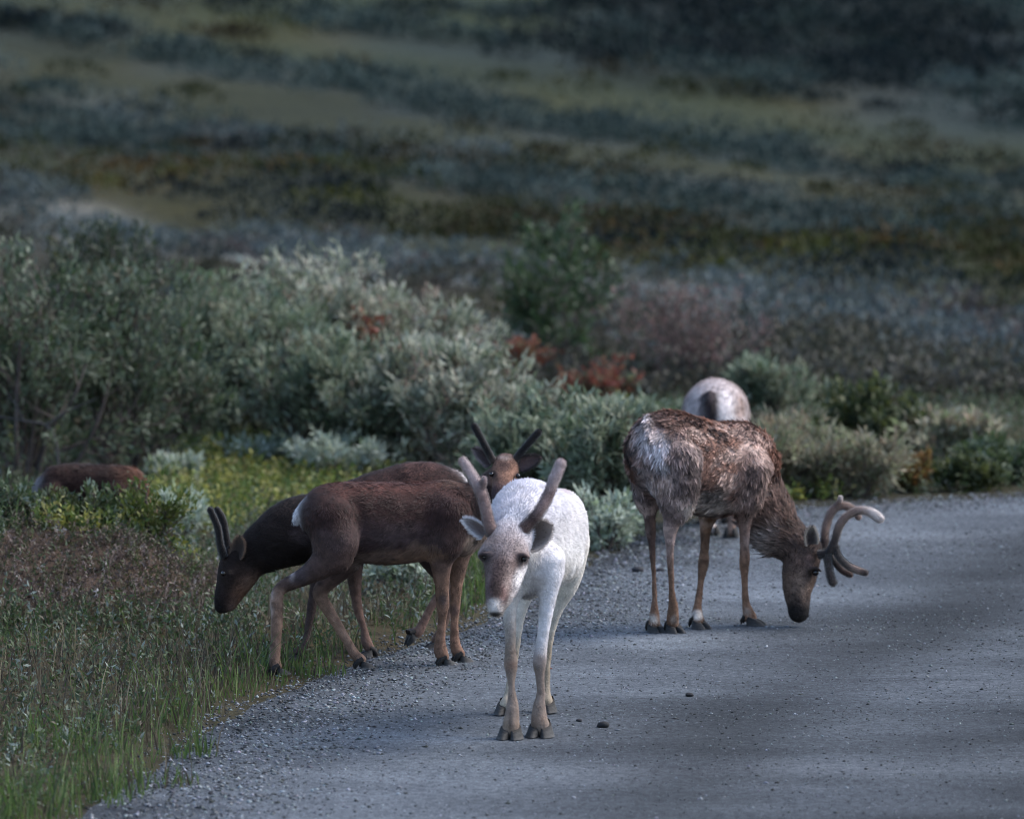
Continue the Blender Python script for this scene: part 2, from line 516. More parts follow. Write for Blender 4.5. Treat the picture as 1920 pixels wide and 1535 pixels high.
class Reindeer:
    def __init__(s, label, D, fwd, lat, group='reindeer at the roadside', zg=0.0):
        s.D, s.label, s.group = D, label, group
        s.fwd = norm(np.array([fwd[0], fwd[1], 0.0])); s.lat = norm(np.array([lat[0], lat[1], 0.0]))
        s.chains = []; s.spots = []; s.parts = []; s.zg = zg; s.feet = []
    def P(s, px, py, dd=0.0):
        return at(px, py, s.D + dd)
    def R(s, r, dd=0.0):
        return r * (s.D + dd) / F
    def chain(s, pts, col, k=0.03, flat=1.0, fur=0.02, tag='', sub=5):
        """pts: (px, py, depth offset, radius px[, colour]) ordered the way the hair lies"""
        P = np.array([s.P(p[0], p[1], p[2]) for p in pts]); R = np.array([s.R(p[3], p[2]) for p in pts])
        C = np.array([p[4] if len(p) > 4 else col for p in pts], float)
        A = catmull(np.hstack([P, R[:, None], C]), sub)
        s.chains.append(dict(P=A[:, :3], R=np.maximum(A[:, 3], 0.004), C=np.clip(A[:, 4:7], 0, 1), k=k, flat=flat, fur=fur, tag=tag))
    def leg(s, pts, foot, dtop, col, lower, hoof_w=0.1, k=0.03, fdir=None, lift=None, furl=0.009, split=0.45, dmid=None):
        """pts: (px, py, radius) from the top down; foot: pixel of the hoof's ground contact"""
        if lift is None:
            fp = onground(foot[0], foot[1], s.zg + 0.002)
        else:
            fp = s.P(foot[0], foot[1], lift)
        fd = fp[1] - s.D
        fdir = s.fwd if fdir is None else norm(np.array([fdir[0], fdir[1], 0.0]))
        ys_ = np.array([p[1] for p in pts], float)
        t = (ys_ - ys_[0]) / (foot[1] - ys_[0])
        full = []
        for p, tt in zip(pts, t):
            dd = dtop * (1 - tt) + fd * tt
            if dmid is not None:
                dd += dmid * math.sin(math.pi * min(max(tt, 0), 1))
            w = sstep(split - 0.12, split + 0.12, tt)
            c = np.array(col) * (1 - w) + np.array(lower) * w
            rr = p[2] - (2.7 if 26 < s.D < 28.5 else 1.8) * float(sstep(0.15, 0.4, tt)) * (0.0 if p[2] > 20 else 1.0)
            full.append((p[0], p[1], dd, rr, tuple(c)))
        P = [np.append(np.append(s.P(*f[:3]), s.R(f[3], f[2])), f[4]) for f in full]
        top = fp + np.array([0, 0, 0.036]) - fdir * 0.014
        P.append(np.concatenate([top, [hoof_w * 0.35], np.array(lower)]))
        A = catmull(np.array(P), 5)
        s.chains.append(dict(P=A[:, :3], R=np.maximum(A[:, 3], 0.006), C=np.clip(A[:, 4:7], 0, 1), k=k, flat=1.0, fur=furl, tag='leg'))
        s.feet.append((fp, fdir, hoof_w, lift is not None))
    def spot(s, px, py, dd, r, col, strength=1.0, soft=0.5, ns=0.4, sq=(1, 1, 1)):
        s.spots.append((s.P(px, py, dd), s.R(r, dd), np.array(col, float), strength, soft, ns, np.array(sq, float)))
    def mottle(s, fn):
        s.mot = fn
    def build(s, h=0.0095, strands=42000, fur_amp=0.004, jit=0.42, tufts=0):
        allP = np.vstack([c['P'] for c in s.chains]); allR = np.concatenate([c['R'] for c in s.chains])
        lo = (allP - allR[:, None]).min(0) - 0.06; hi = (allP + allR[:, None]).max(0) + 0.06
        n = np.ceil((hi - lo) / h).astype(int) + 1
        f = np.full(n, 0.5, np.float32)
        ax = [lo[k] + np.arange(n[k]) * h for k in range(3)]
        for c in s.chains:
            m = 0.05
            clo = np.maximum(np.floor(((c['P'] - c['R'][:, None]).min(0) - m - lo) / h).astype(int), 0)
            chi = np.minimum(np.ceil(((c['P'] + c['R'][:, None]).max(0) + m - lo) / h).astype(int) + 1, n)
            loc = np.full(chi - clo, 0.5, np.float32)
            for a, b, ra, rb in zip(c['P'][:-1], c['P'][1:], c['R'][:-1], c['R'][1:]):
                r = max(ra, rb)
                l2 = np.maximum(np.floor((np.minimum(a, b) - r - m - lo) / h).astype(int), clo)
                h2 = np.minimum(np.ceil((np.maximum(a, b) + r + m - lo) / h).astype(int) + 1, chi)
                X = ax[0][l2[0]:h2[0], None, None] - a[0]; Y = ax[1][None, l2[1]:h2[1], None] - a[1]; Z = ax[2][None, None, l2[2]:h2[2]] - a[2]
                ab = b - a
                t = np.clip((X * ab[0] + Y * ab[1] + Z * ab[2]) / (ab @ ab + 1e-12), 0, 1)
                vx, vy, vz = X - t * ab[0], Y - t * ab[1], Z - t * ab[2]
                rad = ra + (rb - ra) * t
                d0 = np.sqrt(vx * vx + vy * vy + vz * vz)
                if c['flat'] != 1.0:
                    l = (vx * s.lat[0] + vy * s.lat[1]) * (1 / c['flat'] - 1)
                    d1 = np.sqrt((vx + l * s.lat[0]) ** 2 + (vy + l * s.lat[1]) ** 2 + vz * vz)
                    d = (d1 - rad) * d0 / (d1 + 1e-9)
                else:
                    d = d0 - rad
                o = tuple(slice(l2[k] - clo[k], h2[k] - clo[k]) for k in range(3))
                loc[o] = np.minimum(loc[o], d)
            o = tuple(slice(clo[k], chi[k]) for k in range(3))
            g = f[o]
            hh = np.clip(0.5 + 0.5 * (g - loc) / c['k'], 0, 1)
            f[o] = g * (1 - hh) + loc * hh - c['k'] * hh * (1 - hh)
        v, q = surface_nets(f, lo, h)
        v = lap(v, q, 2)
        # colour, comb direction and hair length from the nearest chains
        cd, cc, ct, cl = [], [], [], []
        for c in s.chains:
            P, R = c['P'], c['R']
            T = norm(np.gradient(P, axis=0))
            dist = np.full(len(v), 9.0); col = np.zeros((len(v), 3)); tan = np.zeros((len(v), 3))
            for i in range(len(P)):
                dv = v - P[i]
                dd = np.linalg.norm(dv, axis=1)
                if c['flat'] != 1.0:
                    l = (dv @ s.lat)[:, None] * (1 / c['flat'] - 1)
                    dd = np.linalg.norm(dv + l * s.lat, axis=1)
                dd = dd - R[i]
                m = dd < dist
                dist[m] = dd[m]; col[m] = c['C'][i]; tan[m] = T[i]
            cd.append(dist); cc.append(col); ct.append(tan); cl.append(np.full(len(v), c['fur']))
        cd = np.array(cd); w = np.exp(-(cd - cd.min(0)) / 0.012); w /= w.sum(0)
        col = (w[..., None] * np.array(cc)).sum(0); tan = (w[..., None] * np.array(ct)).sum(0); fl = (w * np.array(cl)).sum(0)
        nn = vertex_normals(v, q)
        nz = fbm(v, 14, 3, 5); nz2 = fbm(v, 45, 2, 8)
        if hasattr(s, 'mot'):
            col = s.mot(v, nn, col)
        for p, r, c, st, soft, ns, sq in s.spots:
            dd = np.linalg.norm((v - p) * sq * np.array([1, 0.25 / max(sq[1], 1e-3), 1]), axis=1) / r
            dd = dd + 3 * sstep(0.15, 0.5, nn[:, 1])
            dd = dd + (nz - 0.5) * ns * 2
            m = (1 - sstep(1 - soft, 1 + soft * 0.3, dd)) * st
            col = col * (1 - m[:, None]) + c * m[:, None]
        tu = norm(tan + np.array([0, 0, -0.3]))
        pa = v - 0.82 * tu * (v * tu).sum(1, keepdims=True)
        st_ = fbm(pa, 55, 3, 15); lg = fbm(v, 6, 3, 25)
        col = col * np.clip(1 + jit * 2.2 * (st_ - 0.5) + jit * 1.6 * (nz2 - 0.5) + jit * 1.3 * (lg - 0.5), 0.3, 1.8)[:, None]
        v = v + nn * ((nz - 0.5) * fur_amp * 2 * np.clip(fl / 0.02, 0.2, 1.6))[:, None]
        base = np.array([allP[:, 0].mean(), allP[:, 1].mean(), s.zg])
        root = thing('reindeer', s.label, 'reindeer', base, s.group)
        s.root, s.base = root, base
        obj('body', mesh_from('body', v - base, q, col, True), M_BODY, root)
        # ---- fur strands
        tri = np.vstack([q[:, [0, 1, 2]], q[:, [0, 2, 3]]])
        ar = np.linalg.norm(np.cross(v[tri[:, 1]] - v[tri[:, 0]], v[tri[:, 2]] - v[tri[:, 0]]), axis=1)
        pick = rng.choice(len(tri), strands, p=ar / ar.sum())
        b = rng.random((strands, 2)); sw = b.sum(1) > 1; b[sw] = 1 - b[sw]
        w3 = np.stack([1 - b.sum(1), b[:, 0], b[:, 1]], 1)
        ip = lambda a: (a[tri[pick]] * w3[..., None]).sum(1)
        p = ip(v); nrm = norm(ip(nn)); tn = ip(tan); c = ip(col); L = (fl[tri[pick]] * w3).sum(1)
        tn = tn + np.array([0, 0, -0.45])
        cl = fbm(p, 22, 2, 77)[:, None] - 0.5; cl2 = fbm(p, 22, 2, 99)[:, None] - 0.5
        side0 = np.cross(nrm, tn)
        tn = tn + side0 * cl * 1.6
        tn = norm(tn - nrm * (tn * nrm).sum(1, keepdims=True))
        side = norm(np.cross(nrm, tn) + rng.normal(0, 0.15, (strands, 3)))
        L = L * (0.6 + 0.8 * rng.random(strands)) * (1 + cl2[:, 0] * 1.2)
        tip = p + tn * (L * 0.93)[:, None] + nrm * (L * (0.16 + 0.26 * rng.random(strands) + cl2[:, 0] * 0.3))[:, None]
        wd = (0.0012 + 0.04 * L)[:, None]
        big = np.arange(strands) < tufts
        wd = np.where(big[:, None] & (L > 0.016)[:, None], wd * 3.2, wd)
        tip = np.where((big & (L > 0.016))[:, None], p + (tip - p) * 1.35, tip)
        p = p - nrm * 0.002
        vv = np.stack([p - side * wd, p + side * wd, tip], 1).reshape(-1, 3) - base
        cj = c * np.clip(1 + (jit + 0.35 * big[:, None]) * 2 * (rng.random((strands, 1)) - 0.5) + jit * 2.0 * cl2, 0.25, 1.9)
        vc = np.stack([cj * 0.95, cj * 0.95, cj * 1.12], 1).reshape(-1, 3)
        obj('fur', mesh_from('fur', vv, np.arange(strands * 3).reshape(-1, 3), vc), M_FUR, root, kind='stuff')
        for fp, fd, w_, lifted in s.feet:
            s.hoof(fp, fd, w_, lifted)
        return root
    def hoof(s, fp, fd, w, lifted):
        mb = MB()
        lat = np.array([-fd[1], fd[0], 0]); up = np.array([0, 0, 1.0])
        ln = w * 0.98; ht = w * 0.38
        down = up * 1.0
        f2 = fd
        if lifted:
            f2 = norm(fd * 0.75 - up * 0.66); down = norm(up * 0.75 + fd * 0.66)
        for sgn in (-1, 1):
            rings = []
            for t in np.linspace(0, 1, 6):
                a = np.linspace(0, 2 * math.pi, 14, endpoint=False)
                hl = ln * (0.32 + 0.20 * t) ; hw = w * (0.19 + 0.075 * t)
                cx = ln * (-0.02 + 0.16 * t)
                x = cx + hl * np.cos(a) * np.where(np.cos(a) > 0, 1.12, 0.85)
                taper = np.where(np.cos(a) > 0, 1 - 0.45 * np.cos(a) ** 2, 1)
                y = sgn * w * (0.22 + 0.07 * t) + hw * np.sin(a) * taper - sgn * 0.05 * w * np.clip(np.cos(a), 0, 1)
                z = ht * (1 - t) * (1 - 0.32 * np.cos(a) * (1 - t))
                rings.append(fp + f2 * x[:, None] + lat * y[:, None] + down * (z[:, None] + 0.001))
            n = 14
            vv = np.vstack(rings)
            i = np.arange(5)[:, None] * n; j = np.arange(n)[None]
            qd = np.stack([i + j, i + (j + 1) % n, i + n + (j + 1) % n, i + n + j], -1).reshape(-1, 4)
            g = 0.016 + 0.008 * rng.random()
            cc = np.repeat(np.array([0.6, 0.8, 1.3, 1.0, 1.5, 2.2]), n)[:, None] * np.array([g, g * 0.96, g * 0.97])
            mb.add(vv, qd, cc)
            mb.add(np.vstack([rings[0], rings[0].mean(0)]), np.array([[k, (k + 1) % n, n] for k in range(n)]), (0.03, 0.025, 0.022))
            # dew claw
            c0 = fp - f2 * ln * 0.42 + lat * sgn * w * 0.22 + down * ht * 1.15
            tube(mb, [c0 + f2 * 0.02 + down * 0.012, c0, c0 - f2 * 0.014 - down * 0.022, c0 - f2 * 0.016 - down * 0.036], [0.012, 0.013, 0.009, 0.002], (0.02, 0.017, 0.016), 7)
        obj('hoof', mb.build('hoof', True, s.base), M_HOOF, s.root)
    def eye(s, px, py, dd, r):
        mb = MB()
        c = s.P(px, py, dd); R_ = s.R(r, dd)
        u = np.linspace(0, math.pi, 9); a = np.linspace(0, 2 * math.pi, 14, endpoint=False)
        vv = np.array([[math.sin(i) * math.cos(j), math.sin(i) * math.sin(j), math.cos(i)] for i in u for j in a]) * R_ + c
        i = np.arange(8)[:, None] * 14; j = np.arange(14)[None]
        mb.add(vv, np.stack([i + j, i + (j + 1) % 14, i + 14 + (j + 1) % 14, i + 14 + j], -1).reshape(-1, 4), (0, 0, 0))
        obj('eye', mb.build('eye', True, s.base), M_EYE, s.root)
    def ear(s, base, tip, width, open_dir, outer, inner, cup=0.5, edge=None):
        b, t = s.P(*base), s.P(*tip)
        ax_ = t - b; L = np.linalg.norm(ax_); ax_ = ax_ / L
        od = norm(np.array(open_dir, float)); od = norm(od - ax_ * (od @ ax_)); sd_ = np.cross(ax_, od)
        W = s.R(width, base[2]) * 0.5
        nu, nv = 11, 9
        mb = MB()
        for layer in (0, 1):
            vv, cc = [], []
            for u in np.linspace(0, 1, nu):
                wd = W * (0.42 + 0.58 * math.sin(math.pi * min(1, 0.25 + u * 0.62))) * (1 - u ** 6.0) ** 0.6 if u < 1 else 0.002
                for k in np.linspace(-1, 1, nv):
                    ang = k * (1.25 - 0.5 * u) * (cup + 0.5)
                    y = wd * math.sin(ang) / math.sin(min(1.5, 1.25 * (cup + 0.5)))
                    z = -wd * (math.cos(ang) - 0.25) * (1.1 - 0.4 * u)
                    th = 0.0 if layer == 0 else 0.006 * (1 - k * k) * (1 - u) + 0.0012
                    vv.append(b + ax_ * L * u + sd_ * y + od * (z + (0 if layer == 0 else th)))
                    if layer == 0: cc.append(outer)
                    else:
                        ed = max(abs(k) ** 3, u ** 4)
                        ec = np.array(edge if edge is not None else outer)
                        cc.append(np.array(inner) * (1 - ed) + ec * ed)
            i = np.arange(nu - 1)[:, None] * nv; j = np.arange(nv - 1)[None]
            qd = np.stack([i + j, i + j + 1, i + nv + j + 1, i + nv + j], -1).reshape(-1, 4)
            if layer == 0: qd = qd[:, ::-1]
            mb.add(np.array(vv), qd, np.array(cc))
            vv = np.array(vv).reshape(nu, nv, 3)
            # hair along rim and surface
            N = 420
            iu = rng.random(N) * (nu - 1); iv = np.where(rng.random(N) < 0.45, rng.integers(0, 2, N) * (nv - 1) * 0.999, rng.random(N) * (nv - 1.001))
            a0 = iu.astype(int); b0 = iv.astype(int)
            fa = (iu - a0)[:, None]; fb = (iv - b0)[:, None]
            p = (vv[a0, b0] * (1 - fa) + vv[np.minimum(a0 + 1, nu - 1), b0] * fa) * (1 - fb) + (vv[a0, b0 + 1] * (1 - fa) + vv[np.minimum(a0 + 1, nu - 1), b0 + 1] * fa) * fb
            dr = norm(ax_ * 0.8 + sd_ * ((iv / (nv - 1) - 0.5) * 2)[:, None] * 0.7 + rng.normal(0, 0.25, (N, 3)) + od * (0.25 if layer else -0.2))
            LL = (0.008 + 0.012 * rng.random(N))[:, None]
            si = norm(np.cross(dr, od)) * 0.0011
            ed = np.abs(iv / (nv - 1) - 0.5) * 2
            hc = np.where((ed > 0.9)[:, None], np.array(edge if edge is not None else outer), np.array(inner if layer else outer)) * (0.8 + 0.5 * rng.random((N, 1)))
            mb.add(np.stack([p - si, p + si, p + dr * LL], 1).reshape(-1, 3), np.arange(N * 3).reshape(-1, 3), np.repeat(hc, 3, 0))
        obj('ear', mb.build('ear', True, s.base), M_FUR, s.root)
    def antler(s, branches, fuzz=0.006, nf=6500):
        """branches: list of point lists (px, py, dd, radius px, colour)"""
        mb = MB()
        for br in branches:
            A = catmull(np.array([np.concatenate([s.P(*b[:3]), [s.R(b[3], b[2])], b[4]]) for b in br]), 7)
            # rounded tip
            P, R_, C = A[:, :3], A[:, 3], A[:, 4:7]
            e = norm(P[-1] - P[-2]); r = R_[-1]
            tt = np.array([0.35, 0.6, 0.8, 0.93, 1.0])
            P = np.vstack([P, P[-1] + e * (tt * r)[:, None]]); R_ = np.concatenate([R_, r * np.sqrt(np.maximum(1 - tt ** 2, 0.0004))]); C = np.vstack([C, np.repeat(C[-1:], 5, 0)])
            wob = 0.88 + 0.34 * (fbm(P, 28, 3, 3) - 0.5)
            tube(mb, P, R_ * wob, C, 12)
            seg = np.linalg.norm(np.diff(P, axis=0), axis=1)
            n = int(nf * seg.sum() / 0.35)
            k = rng.choice(len(seg), n, p=seg / seg.sum()); t = rng.random((n, 1))
            cen = P[k] * (1 - t) + P[k + 1] * t; rr = R_[k, None] * (1 - t) + R_[k + 1, None] * t; cc = C[k] * (0.85 + 0.5 * rng.random((n, 1)))
            tg = norm(P[k + 1] - P[k]); rd = rng.normal(size=(n, 3)); rd = norm(rd - tg * (rd * tg).sum(1, keepdims=True))
            b0 = cen + rd * rr * 0.97
            L = fuzz * (0.5 + rng.random((n, 1)))
            tp = b0 + rd * L * 0.7 + tg * L * 0.7
            si = np.cross(tg, rd) * 0.0009
            mb.add(np.stack([b0 - si, b0 + si, tp], 1).reshape(-1, 3), np.arange(n * 3).reshape(-1, 3), np.repeat(cc, 3, 0))
        obj('antler', mb.build('antler', True, s.base), M_VELVET, s.root)

# ---- white reindeer walking to the camera
WH = (0.48, 0.455, 0.46); WLEG = (0.19, 0.145, 0.12)
w = Reindeer('white reindeer with brownish face and plain velvet antlers, walking toward us on the road', 25.0, (-0.15, -1), (0.98, -0.19))
w.chain([(972, 1005, .16, 50), (985, 1000, .30, 70), (1010, 998, .58, 84), (1034, 994, .84, 76), (1049, 976, 1.0, 58), (1054, 985, 1.07, 38)], WH, 0.04, 0.86, 0.018)
w.chain([(1000, 1045, .35, 58), (1030, 1042, .62, 60), (1046, 1050, .8, 42)], (0.54, 0.515, 0.505), 0.05, 1, 0.018)
w.chain([(960, 1018, -.02, 36), (964, 978, .12, 47), (985, 958, .30, 58), (1005, 965, .5, 60)], (0.48, 0.46, 0.50), 0.04, 1, 0.02)
w.chain([(972, 1045, .13, 46), (985, 1075, .18, 38), (990, 1095, .25, 28)], (0.46, 0.43, 0.42), 0.05, 1, 0.022)
FBR = (0.07, 0.046, 0.042); FGR = (0.19, 0.152, 0.148)
w.chain([(929, 1142, -.36, 14, (0.42, 0.37, 0.35)), (930, 1126, -.33, 19, (0.10, 0.07, 0.067)), (934, 1098, -.25, 24, (0.09, 0.06, 0.056)), (941, 1064, -.16, 32, FBR), (947, 1038, -.09, 39, FGR), (951, 1014, -.03, 37, (0.33, 0.28, 0.28)), (953, 1003, .0, 30, (0.6, 0.56, 0.57))], FGR, 0.02, 1, 0.011)
w.chain([(932, 1146, -.31, 11, (0.4, 0.36, 0.33)), (948, 1105, -.2, 21, (0.45, 0.40, 0.40)), (962, 1060, -.06, 27, (0.6, 0.57, 0.58))], FGR, 0.03, 1, 0.014)
w.chain([(903, 1040, -.12, 9, (0.25, 0.2, 0.2)), (915, 1028, -.10, 12)], FGR, 0.03, 1, 0.01)
w.chain([(983, 1042, -.10, 9, (0.3, 0.22, 0.2)), (972, 1030, -.09, 12)], FGR, 0.03, 1, 0.01)
w.chain([(899, 1041, -.15, 4.5), (908, 1036.5, -.168, 5), (918, 1039, -.172, 4.5)], (0.07, 0.05, 0.048), 0.008, 1, 0.006)
w.chain([(972, 1041, -.168, 4.5), (982, 1039.5, -.168, 5), (991, 1045, -.15, 4.5)], (0.07, 0.05, 0.048), 0.008, 1, 0.006)
w.leg([(958, 1075, 40), (955, 1130, 17.5), (957, 1180, 12.5), (957, 1218, 12.5), (958, 1243, 15.2), (958, 1262, 12), (959, 1280, 9), (960, 1300, 9.6), (961, 1322, 13.5), (959, 1350, 17)], (957, 1383), .14, (0.46, 0.42, 0.40), WLEG, 0.105, split=0.32)
w.leg([(1020, 1055, 42), (1027, 1110, 19.5), (1022, 1160, 14.5), (1016, 1202, 13), (1012, 1236, 15.5), (1012, 1256, 12.5), (1013, 1275, 10.2), (1014, 1300, 10.4), (1011, 1326, 14.5), (1011, 1350, 18)], (1013, 1379), .16, (0.54, 0.51, 0.53), WLEG, 0.112, split=0.52)
w.leg([(990, 1020, 46), (984, 1090, 27), (974, 1150, 14), (968, 1215, 9), (954, 1300, 11)], (950, 1337), .92, (0.6, 0.56, 0.54), (0.3, 0.25, 0.2), 0.10, dmid=0.08)
w.leg([(1062, 1020, 44), (1060, 1085, 29), (1041, 1150, 13), (1029, 1215, 9), (1024, 1290, 10)], (1022, 1333), .92, (0.52, 0.48, 0.44), (0.22, 0.18, 0.14), 0.10, dmid=0.08)
w.spot(936, 1090, -.30, 20, (0.10, 0.055, 0.05), 0.85, 0.6, 0.3, (1, 1, 0.35))
w.spot(928, 1132, -.42, 13, (0.55, 0.50, 0.47), 0.8, 0.5, 0.2)
w.spot(928, 1154, -.42, 12, (0.02, 0.017, 0.015), 0.95, 0.5, 0.2, (0.6, 1, 1.4))
w.spot(920, 1133, -.42, 6, (0.015, 0.01, 0.01), 0.95, 0.6, 0.1, (0.7, 1, 1)); w.spot(938, 1133, -.42, 6, (0.015, 0.01, 0.01), 0.95, 0.6, 0.1, (0.7, 1, 1))
w.spot(908, 1044, -.16, 15, (0.05, 0.036, 0.036), 0.9, 0.7, 0.3); w.spot(980, 1048, -.15, 16, (0.055, 0.038, 0.036), 0.9, 0.7, 0.3)
w.spot(975, 1085, -.10, 24, (0.62, 0.58, 0.57), 0.7, 0.6, 0.4); w.spot(925, 1015, -.08, 22, (0.22, 0.15, 0.13), 0.6, 0.6, 0.5)
w.spot(1005, 1092, .1, 20, (0.34, 0.30, 0.29), 0.6, 0.7, 0.4)
w.spot(958, 1248, .02, 16, (0.17, 0.10, 0.075), 0.7, 0.6, 0.4); w.spot(1012, 1240, .02, 15, (0.24, 0.17, 0.15), 0.6, 0.6, 0.4)
w.spot(957, 1358, 0, 20, (0.22, 0.155, 0.115), 0.7, 0.6, 0.5); w.spot(1013, 1353, 0, 20, (0.18, 0.12, 0.09), 0.7, 0.6, 0.5); w.spot(957, 1350, 0, 4.5, (0.03, 0.022, 0.018), 0.9, 0.8, 0.3, (1, 1, 0.2)); w.spot(1012, 1347, 0, 4.5, (0.03, 0.022, 0.018), 0.9, 0.8, 0.3, (1, 1, 0.2))
w.spot(938, 1062, -.2, 30, (0.13, 0.09, 0.082), 0.8, 0.7, 0.5, (1, 1, 0.9)); w.spot(931, 1085, -.3, 13, (0.035, 0.021, 0.02), 0.95, 0.7, 0.3, (1, 1, 0.28))
w.spot(958, 1042, -.2, 10, (0.10, 0.06, 0.055), 0.7, 0.8, 0.5, (0.5, 1, 1.4)); w.spot(948, 1028, -.15, 22, (0.21, 0.165, 0.16), 0.8, 0.8, 0.6)
w.spot(950, 1085, -.25, 12, (0.28, 0.215, 0.195), 0.8, 0.8, 0.5, (1.2, 1, 0.4)); w.spot(935, 955, .1, 26, (0.50, 0.48, 0.53), 0.6, 0.8, 0.6, (1, 1, 0.6))
w.spot(1030, 905, .6, 16, (0.5, 0.42, 0.43), 0.6, 0.8, 0.8); w.spot(1060, 920, .9, 18, (0.5, 0.4, 0.41), 0.6, 0.8, 0.8)
w.spot(957, 1300, .0, 30, (0.19, 0.14, 0.115), 0.7, 0.8, 0.6, (1, 1, 0.5)); w.spot(1013, 1290, .0, 34, (0.165, 0.125, 0.11), 0.7, 0.8, 0.6, (1, 1, 0.5))
w.spot(1040, 960, .8, 40, (0.36, 0.30, 0.285), 0.6, 0.9, 0.9); w.spot(1065, 1070, .6, 34, (0.38, 0.335, 0.29), 0.6, 0.9, 0.9); w.spot(1000, 925, .4, 30, (0.38, 0.345, 0.36), 0.5, 0.9, 0.9)
w.spot(940, 1070, -.25, 17, (0.055, 0.036, 0.034), 0.85, 0.8, 0.4, (1, 1, 0.45)); w.spot(929, 1105, -.33, 14, (0.022, 0.014, 0.013), 0.92, 0.8, 0.3, (1, 1, 0.5))
w.spot(909, 1046, -.16, 13, (0.03, 0.022, 0.022), 0.9, 0.7, 0.3); w.spot(981, 1050, -.15, 14, (0.035, 0.025, 0.024), 0.9, 0.7, 0.3, (0.8, 1, 1))
w.build(strands=70000, jit=0.24, fur_amp=0.0025)
w.eye(909, 1044, -.145, 6.2); w.eye(982, 1047, -.145, 6.5)
AB, AM, AT = (0.060, 0.036, 0.033), (0.20, 0.138, 0.13), (0.34, 0.265, 0.262)
w.antler([[(924, 1002, -.05, 14, AB), (918, 985, -.05, 12.5, (0.17, 0.11, 0.1)), (911, 955, -.03, 11.5, AM), (904, 928, -.01, 12, AM), (889, 898, .02, 11, AT), (869, 866, .05, 9.5, AT)],
          [(902, 918, -.01, 6, AM), (907, 905, -.01, 6, AM), (908, 898, -.01, 5, AT)]])
w.antler([[(966, 1002, -.05, 14, AB), (980, 993, -.04, 13, (0.09, 0.055, 0.05)), (999, 975, -.02, 13, AB), (1015, 952, 0, 12, AM), (1029, 926, .03, 11.5, AM), (1039, 900, .05, 12, AT), (1051, 871, .07, 11.5, AT)]])
w.ear((908, 1003, -.03), (868, 973, -.02), 30, (-0.2, -1, -0.5), (0.42, 0.38, 0.40), (0.14, 0.11, 0.115), 0.5, (0.6, 0.57, 0.6))
w.ear((984, 1012, -.02), (1036, 985, .0), 62, (0.25, -1, 0.1), (0.30, 0.25, 0.22), (0.085, 0.065, 0.06), 0.45, (0.40, 0.34, 0.31))

# ---- dark young reindeer standing side-on, head turned to the camera
DB = (0.033, 0.0155, 0.0135); LB = (0.235, 0.135, 0.085)
a = Reindeer('dark brown young reindeer side-on, head turned to look at us behind the white one', 27.45, (0.95, 0.3), (-0.32, 0.95))
a.chain([(870, 978, .17, 44), (840, 968, .13, 68), (780, 979, .07, 75), (700, 980, 0, 77), (645, 966, -.05, 63), (613, 960, -.09, 51), (594, 970, -.10, 33)], DB, 0.03, 0.80, 0.018)
a.chain([(618, 975, -.17, 48), (630, 1015, -.19, 40), (632, 1042, -.20, 30)], (0.034, 0.0165, 0.0145), 0.04, 1, 0.016)
a.chain([(630, 980, .03, 44), (648, 1030, .04, 32)], DB, 0.04, 1, 0.016)
a.chain([(842, 970, .02, 46), (836, 1015, .0, 34)], (0.034, 0.0165, 0.0145), 0.04, 1, 0.016)
a.chain([(944, 888, .25, 24), (918, 925, .23, 37), (880, 958, .18, 50), (850, 970, .15, 55)], (0.045, 0.029, 0.027), 0.04, 1, 0.022)
a.chain([(890, 1005, .14, 22), (870, 1010, .14, 30)], (0.20, 0.14, 0.11), 0.05, 1, 0.02)
a.chain([(936, 945, .0, 14, (0.03, 0.02, 0.02)), (938, 926, .05, 17, (0.05, 0.03, 0.03)), (942, 906, .11, 20, (0.13, 0.07, 0.05)), (946, 888, .17, 25, (0.16, 0.085, 0.06)), (948, 873, .22, 24, (0.09, 0.055, 0.045))], DB, 0.02, 1, 0.009)
LG = (0.165, 0.10, 0.072)
a.leg([(628, 1015, 42), (618, 1045, 32), (578, 1076, 20), (528, 1102, 15), (519, 1125, 15.5), (519, 1162, 14), (517, 1210, 13), (514, 1238, 14.5)], (525, 1263), -.2, (0.055, 0.034, 0.03), LG, 0.07, split=0.40)
a.leg([(655, 1015, 36), (650, 1050, 27), (625, 1080, 20), (600, 1108, 17), (606, 1128, 15.5), (625, 1158, 13.5), (650, 1200, 12), (665, 1226, 12.5)], (683, 1251), .05, (0.055, 0.034, 0.03), LG, 0.07, split=0.42, fdir=(1, 0.2))
a.leg([(836, 1005, 38), (828, 1045, 24), (828, 1090, 17), (830, 1130, 15.5), (829, 1165, 11), (825, 1200, 13), (827, 1222, 16)], (838, 1246), .02, (0.10, 0.062, 0.052), (0.15, 0.085, 0.06), 0.07, split=0.25)
a.leg([(862, 1005, 34), (858, 1048, 22), (856, 1095, 15), (853, 1140, 12.5), (852, 1170, 10.5), (853, 1204, 12.5), (857, 1220, 14)], (868, 1240), .24, (0.12, 0.072, 0.055), (0.15, 0.085, 0.06), 0.07, split=0.25)
a.chain([(572, 945, -.10, 9, (0.6, 0.57, 0.6)), (562, 962, -.10, 11, (0.66, 0.63, 0.66)), (557, 976, -.10, 7, (0.6, 0.58, 0.62))], (0.6, 0.58, 0.6), 0.015, 1, 0.02)
a.spot(745, 1050, -.12, 48, (0.19, 0.115, 0.08), 0.75, 0.5, 0.9, (0.55, 1, 1.7)); a.spot(790, 1038, -.14, 22, (0.2, 0.12, 0.08), 0.7, 0.5, 0.9, (0.7, 1, 1.2))
a.spot(680, 1055, -.05, 26, (0.22, 0.17, 0.15), 0.6, 0.6, 0.5); a.spot(845, 897, .1, 22, (0.15, 0.09, 0.065), 0.5, 0.8, 0.4, (0.5, 1, 1.2))
